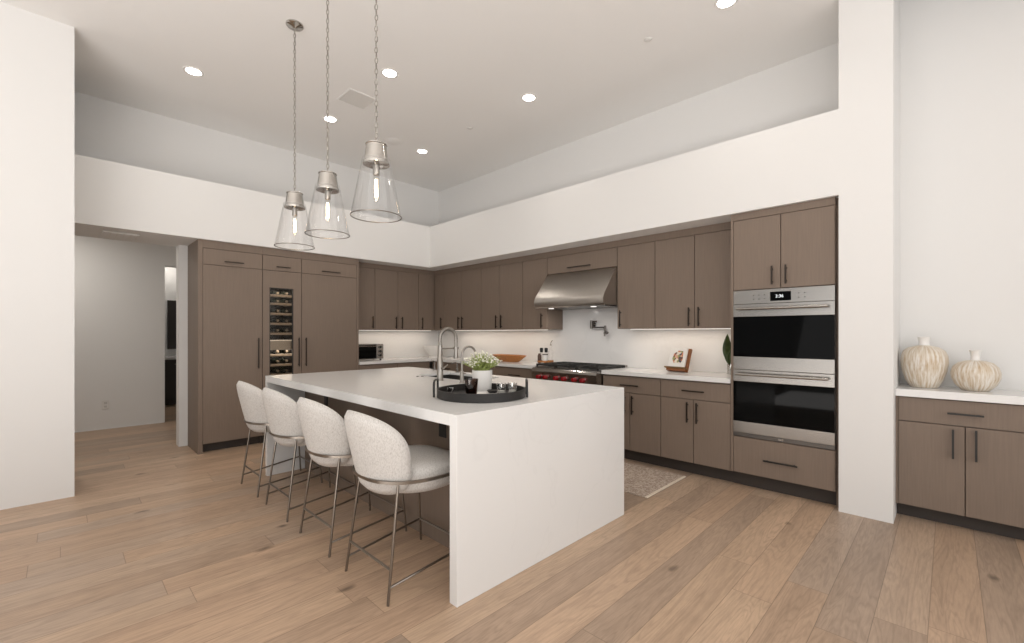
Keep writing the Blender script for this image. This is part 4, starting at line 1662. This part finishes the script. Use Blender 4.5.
def buffet(u0, u1, label, filler=False):
    r = cabinet('buffet_cabinet', NF, u0, u1, 0, 0.862, ND, label, 'buffet cabinet', 'taupe buffet cabinets in the niche', toe=0.10)
    a = u0
    if filler:
        rail(NF, r, u0, u0 + 0.012, 0.10, 0.862, 'filler_strip')
        a = u0 + 0.012
    leaf(NF, r, 'drawer', a, u1, 0.69, 0.859, ('h', 0.772, 0.168), hm=M['black'])
    s = 0.075 if filler else (u0 + u1) / 2
    leaf(NF, r, 'door', a, s, 0.10, 0.69, ('v', s - 0.057, 0.475, 0.668), hm=M['black'])
    leaf(NF, r, 'door', s, u1, 0.10, 0.69, ('v', s + 0.049, 0.475, 0.677), hm=M['black'])


buffet(-0.271, 0.409, 'taupe two-door buffet cabinet under the streaked vases, against the white pier', True)
buffet(0.410, 1.249, 'taupe two-door buffet cabinet farther along the niche, away from the white pier')
mb = MB()
mb.box(-0.2715, 1.2495, 4.135, WB - 0.001, 0.8635, 0.914, 0.002)
tag(mb.build('buffet_worktop', M['quartz']), 'white quartz buffet top carrying the two streaked vases', 'worktop')


def vase(loc, prof, label, r0):
    root = thing('ceramic_vase', loc, label, 'vase', 'streaked ceramic vases on the buffet')
    mb = MB()
    mb.lathe(prof, loc, 48)
    mb.build('vase_body', M['vase'], root, True, 60)
    return root


v1 = (-0.130, 4.385, 0.9146)
a1 = [(0.0, 0.0), (0.072, 0.0), (0.078, 0.005), (0.104, 0.055), (0.122, 0.12), (0.130, 0.185), (0.127, 0.228), (0.112, 0.264), (0.082, 0.288), (0.046, 0.298), (0.036, 0.302)]
r_ = vase(v1, a1, 'taller streaked beige and white ceramic vase beside the white pier', 0)
mb = MB()
mb.lathe([(0.033, 0.3022), (0.029, 0.318), (0.030, 0.335), (0.034, 0.356), (0.037, 0.362), (0.033, 0.363), (0.026, 0.335), (0.024, 0.31)], v1, 32, False, False)
mb.build('neck', M['white'], r_, True, 60)
v2 = (0.127, 4.365, 0.9146)
a2 = [(0.0, 0.0), (0.064, 0.0), (0.070, 0.004), (0.102, 0.04), (0.120, 0.085), (0.1225, 0.12), (0.111, 0.16), (0.086, 0.188), (0.05, 0.202), (0.030, 0.205)]
r_ = vase(v2, a2, 'shorter squat streaked ceramic vase farther from the white pier', 0)
mb = MB()
mb.lathe([(0.026, 0.2052), (0.022, 0.222), (0.024, 0.25), (0.031, 0.270), (0.032, 0.274), (0.029, 0.274), (0.020, 0.245), (0.019, 0.21)], v2, 32, False, False)
mb.build('neck', M['white'], r_, True, 60)

# ------------------------------------------------------------------ pendants
def pendant(x, y, label):
    zb = 1.992
    root = thing('pendant_light', (x, y, zb), label, 'pendant light', 'glass pendants over the island')
    c = (x, y, zb)
    mb = MB()
    mb.lathe([(0.144, 0.0), (0.080, 0.335), (0.0785, 0.335), (0.1425, 0.0)], c, 48, False, False)
    sh = mb.build('glass_shade', M['glass'], root, True, 60)
    mb = MB()
    n = 48
    mb.tube([(x + 0.1435 * math.cos(2 * PI * k / n), y + 0.1435 * math.sin(2 * PI * k / n), zb - 0.002) for k in range(n)], 0.0030, 8, True)
    mb.build('rim_ring', M['stoolmetal'], sh, True)
    mb = MB()
    mb.lathe([(0.0, 0.412), (0.056, 0.412), (0.061, 0.416), (0.061, 0.421), (0.057, 0.424), (0.057, 0.41), (0.071, 0.318), (0.076, 0.316), (0.076, 0.302), (0.070, 0.300), (0.0, 0.300)], c, 40)
    mb.build('metal_cap', M['chrome'], root, True, 35)
    mb = MB()
    mb.lathe([(0.0, 0.24), (0.016, 0.24), (0.019, 0.245), (0.019, 0.2985), (0.0, 0.2985)], c, 20)
    so = mb.build('socket', M['nickel'], root, True, 40)
    mb = MB()
    mb.lathe([(0.0, 0.085), (0.010, 0.092), (0.018, 0.115), (0.019, 0.17), (0.014, 0.225), (0.013, 0.2395)], c, 20, False, False)
    bu = mb.build('bulb', M['glass'], root, True, 60)
    mb = MB()
    for k in range(4):
        a = 2 * PI * k / 4 + 0.4
        mb.tube([(x + 0.006 * math.cos(a), y + 0.006 * math.sin(a), zb + 0.215), (x + 0.008 * math.cos(a), y + 0.008 * math.sin(a), zb + 0.115)], 0.0032, 6)
    mb.build('filament', M['filament'], bu, True)
    # chain of links up to the ceiling
    mb = MB()
    z = zb + 0.425
    k = 0
    while z < CE - 0.03:
        ring = []
        for i in range(8):
            a = 2 * PI * i / 8
            s_, w_ = math.sin(a) * 0.0185, math.cos(a) * 0.0085
            dv = (w_, 0) if k % 2 else (0, w_)
            ring.append((x + dv[0] * 0.7071 + dv[1] * 0.7071 + 0.0015 * math.sin(k * 1.7), y + dv[0] * 0.7071 - dv[1] * 0.7071, z + 0.0165 + s_))
        mb.tube(ring, 0.0026, 5, True)
        z += 0.0315
        k += 1
    mb.build('chain', M['nickel'], root, True, 60)
    mb = MB()
    n_ = 30
    mb.tube([(x + 0.0035 * math.sin(i * 0.9), y + 0.0035 * math.cos(i * 0.9), zb + 0.413 + (CE - 0.012 - zb - 0.413) * i / n_) for i in range(n_ + 1)], 0.0018, 5)
    mb.build('cord', M['silver'], root, True)
    mb = MB()
    mb.lathe([(0.0, -0.03), (0.012, -0.028), (0.02, -0.02), (0.058, -0.016), (0.064, -0.010), (0.064, -0.0005)], (x, y, CE), 32)
    mb.build('canopy', M['chrome'], root, True, 40)
    d = bpy.data.lights.new('pendant_bulb', 'POINT')
    d.energy = 3
    d.color = (1, 0.8, 0.58)
    d.shadow_soft_size = 0.01
    lo = bpy.data.objects.new('pendant_bulb', d)
    COL.objects.link(lo)
    lo.parent = root
    lo.location = (0, 0, 0.165)
    return root


PY = 1.301
pd = pendant(-3.697, PY, 'clear glass pendant hanging closest to the tall fridge cabinets')
dup(pd, (-3.078, PY, 1.992), 'clear glass pendant hanging in the middle of the three')
dup(pd, (-2.40, PY, 1.992), 'clear glass pendant hanging closest to the waterfall end with the black tray')

# ------------------------------------------------------------------ ceiling fixtures
def downlight(x, y, label, power=2.0):
    root = thing('recessed_light', (x, y, CE), label, 'ceiling light', 'recessed lights in the kitchen ceiling')
    mb = MB()
    mb.lathe([(0.062, -0.003), (0.078, -0.006), (0.082, -0.0005)], (x, y, CE), 32, False, False)
    mb.build('trim_ring', M['plastic'], root, True)
    mb = MB()
    mb.lathe([(0.0, -0.003), (0.064, -0.003)], (x, y, CE), 32, False, False)
    mb.build('lens', M['lamp'], root)
    o = area('downlight_lamp', (x, y, CE - 0.012), (0, 0, 0), 0.11, 0.11, power, (1.0, 0.92, 0.82), root, math.radians(130))
    o.data.shape = 'DISK'
    return root


for x, y, l in ((-5.03, 0.87, 'recessed light in the ceiling nearest the tall white wall by the hall'),
                (-3.75, 2.17, 'recessed light in the ceiling beside the pendant chain over the tray'),
                (-5.04, 2.16, 'recessed light in the ceiling behind the middle pendant chain'),
                (-3.11, 3.41, 'recessed light in the ceiling in line with the hood'),
                (-5.05, 3.41, 'recessed light in the ceiling close to the room corner'),
                (-1.17, 3.44, 'recessed light in the ceiling in front of the oven column, cut by the frame')):
    downlight(x, y, l)
vx_, vy_, s_ = -4.415, 2.175, 0.155
vt = thing('ceiling_register', (vx_, vy_, CE), 'square white air register in the kitchen ceiling between the pendant chains', 'vent')
mb = MB()
for a in ((-s_, s_, -s_, -s_ + 0.016), (-s_, s_, s_ - 0.016, s_), (-s_, -s_ + 0.016, -s_ + 0.016, s_ - 0.016), (s_ - 0.016, s_, -s_ + 0.016, s_ - 0.016)):
    mb.box(vx_ + a[0], vx_ + a[1], vy_ + a[2], vy_ + a[3], CE - 0.006, CE - 0.0005)
mb.build('frame', M['ceil'], vt)
mb = MB()
mb.box(vx_ - s_ + 0.02, vx_ + s_ - 0.02, vy_ - s_ + 0.02, vy_ + s_ - 0.02, CE - 0.005, CE - 0.002)
mb.build('plate', M['plastic'], vt)
mb = MB()
mb.lathe([(0.0, -0.004), (0.105, -0.004), (0.112, -0.0005)], (-5.05, 2.98, CE), 40)
tag(mb.build('ceiling_speaker', M['ceil'], smooth=True), 'round flush speaker grille in the ceiling behind the pendant over the tray', 'speaker')
mb = MB()
mb.lathe([(0.0, -0.012), (0.02, -0.012), (0.03, -0.006), (0.034, -0.0005)], (-1.785, 3.427, CE), 24)
sd = mb.build('sprinkler_cover', M['plastic'], smooth=True)
tag(sd, 'tiny round sprinkler cover in the ceiling above the range-side cabinets', 'sprinkler', 'sprinkler covers in the ceiling')
dup(sd, (-4.067, 3.419, sd.location.z), 'tiny round sprinkler cover in the ceiling between the corner light and the hood light')

# soffit register above the hall opening and the hall outlet
hv = thing('soffit_register', (-6.06, 0.43, ZS), 'long white air register in the underside of the bulkhead over the hall opening', 'vent')
mb = MB()
mb.box(-6.22, -5.93, 0.29, 0.57, ZS - 0.014, ZS - 0.0005, 0.004)
mb.build('frame', M['plastic'], hv)
mb = MB()
for k in range(5):
    mb.box(-6.205, -5.945, 0.305 + k * 0.052, 0.305 + k * 0.052 + 0.036, ZS - 0.017, ZS - 0.0145)
mb.build('louvres', M['wall'], hv)
ou = thing('wall_outlet', (-8.18, 0.427, 0.33), 'white electrical outlet low on the hall wall', 'outlet')
mb = MB()
mb.box(-8.1795, -8.174, 0.39, 0.464, 0.27, 0.39, 0.002)
mb.build('cover_plate', M['plastic'], ou)
for z in (0.306, 0.354):
    mb = MB()
    mb.box(-8.1738, -8.1725, 0.411, 0.443, z - 0.015, z + 0.015)
    mb.build('socket', M['silver'], ou)

# ------------------------------------------------------------------ glimpse through the hall door
vn = thing('vanity_cabinet', (-10.32, 1.2, 0), 'dark vanity with a pale top glimpsed through the hall doorway', 'vanity')
mb = MB()
mb.box(-10.59, -10.02, 0.3, 2.19, 0.10, 0.83)
mb.build('carcass', M['vanity'], vn)
mb = MB()
mb.box(-10.59, -10.08, 0.3, 2.19, 0.0, 0.0995)
mb.build('toe_kick', M['toe'], vn)
for k in range(4):
    mb = MB()
    mb.box(-10.0195, -10.0, 0.304 + k * 0.472, 0.304 + k * 0.472 + 0.466, 0.12, 0.82)
    d = mb.build('door', M['vanity'], vn)
    mb = MB()
    mb.box(-9.9995, -9.985, 0.50 + k * 0.472, 0.62 + k * 0.472, 0.74, 0.75)
    mb.build('handle', M['steel'], d)
mb = MB()
mb.box(-10.599, -9.98, 0.29, 2.195, 0.8305, 0.87, 0.003)
mb.build('vanity_top', M['quartz'], vn)
mr_ = thing('wall_mirror', (-10.57, 1.3, 1.0), 'dark framed mirror above the vanity seen through the hall doorway', 'mirror')
mb = MB()
mb.box(-10.598, -10.57, 0.5, 1.36, 1.0, 1.93)
mb.build('mirror_frame', M['vanity'], mr_)
mb = MB()
mb.box(-10.569, -10.565, 0.54, 1.33, 1.04, 1.89)
mb.build('mirror_glass', M['mirror'], mr_)
mr2 = MB()
mr2.box(-10.598, -10.57, 1.42, 2.15, 1.0, 1.93)
tag(mr2.build('wall_cupboard', M['vanity']), 'dark cupboard on the far wall seen through the hall doorway', 'cupboard')
pl = thing('vanity_light', (-10.4, 1.4, 2.70), 'ceiling light in the room beyond the hall doorway', 'ceiling light')
mb = MB()
mb.lathe([(0.0, 0.0), (0.12, 0.005), (0.13, 0.049)], (-10.2, 1.4, 2.70), 24)
mb.build('diffuser', M['lamp'], pl, True)
area('vanity_lamp', (-10.2, 1.4, 2.69), (0, 0, 0), 0.2, 0.2, 2.5, (1, 0.93, 0.84), pl)
# added lamp, unseen above the hall opening, so the hall is not black
hl = thing('hall_fill_light', (-7.3, -0.3, 2.749), 'added fill light of the hall, unseen above the opening', 'ceiling light')
mb = MB()
mb.lathe([(0.0, -0.045), (0.13, -0.04), (0.15, -0.0005)], (-7.3, -0.3, 2.75), 28)
mb.build('diffuser', M['lamp'], hl, True)
area('hall_fill_lamp', (-7.3, -0.3, 2.69), (0, 0, 0), 0.28, 0.28, 13, (1.0, 0.94, 0.86), hl)
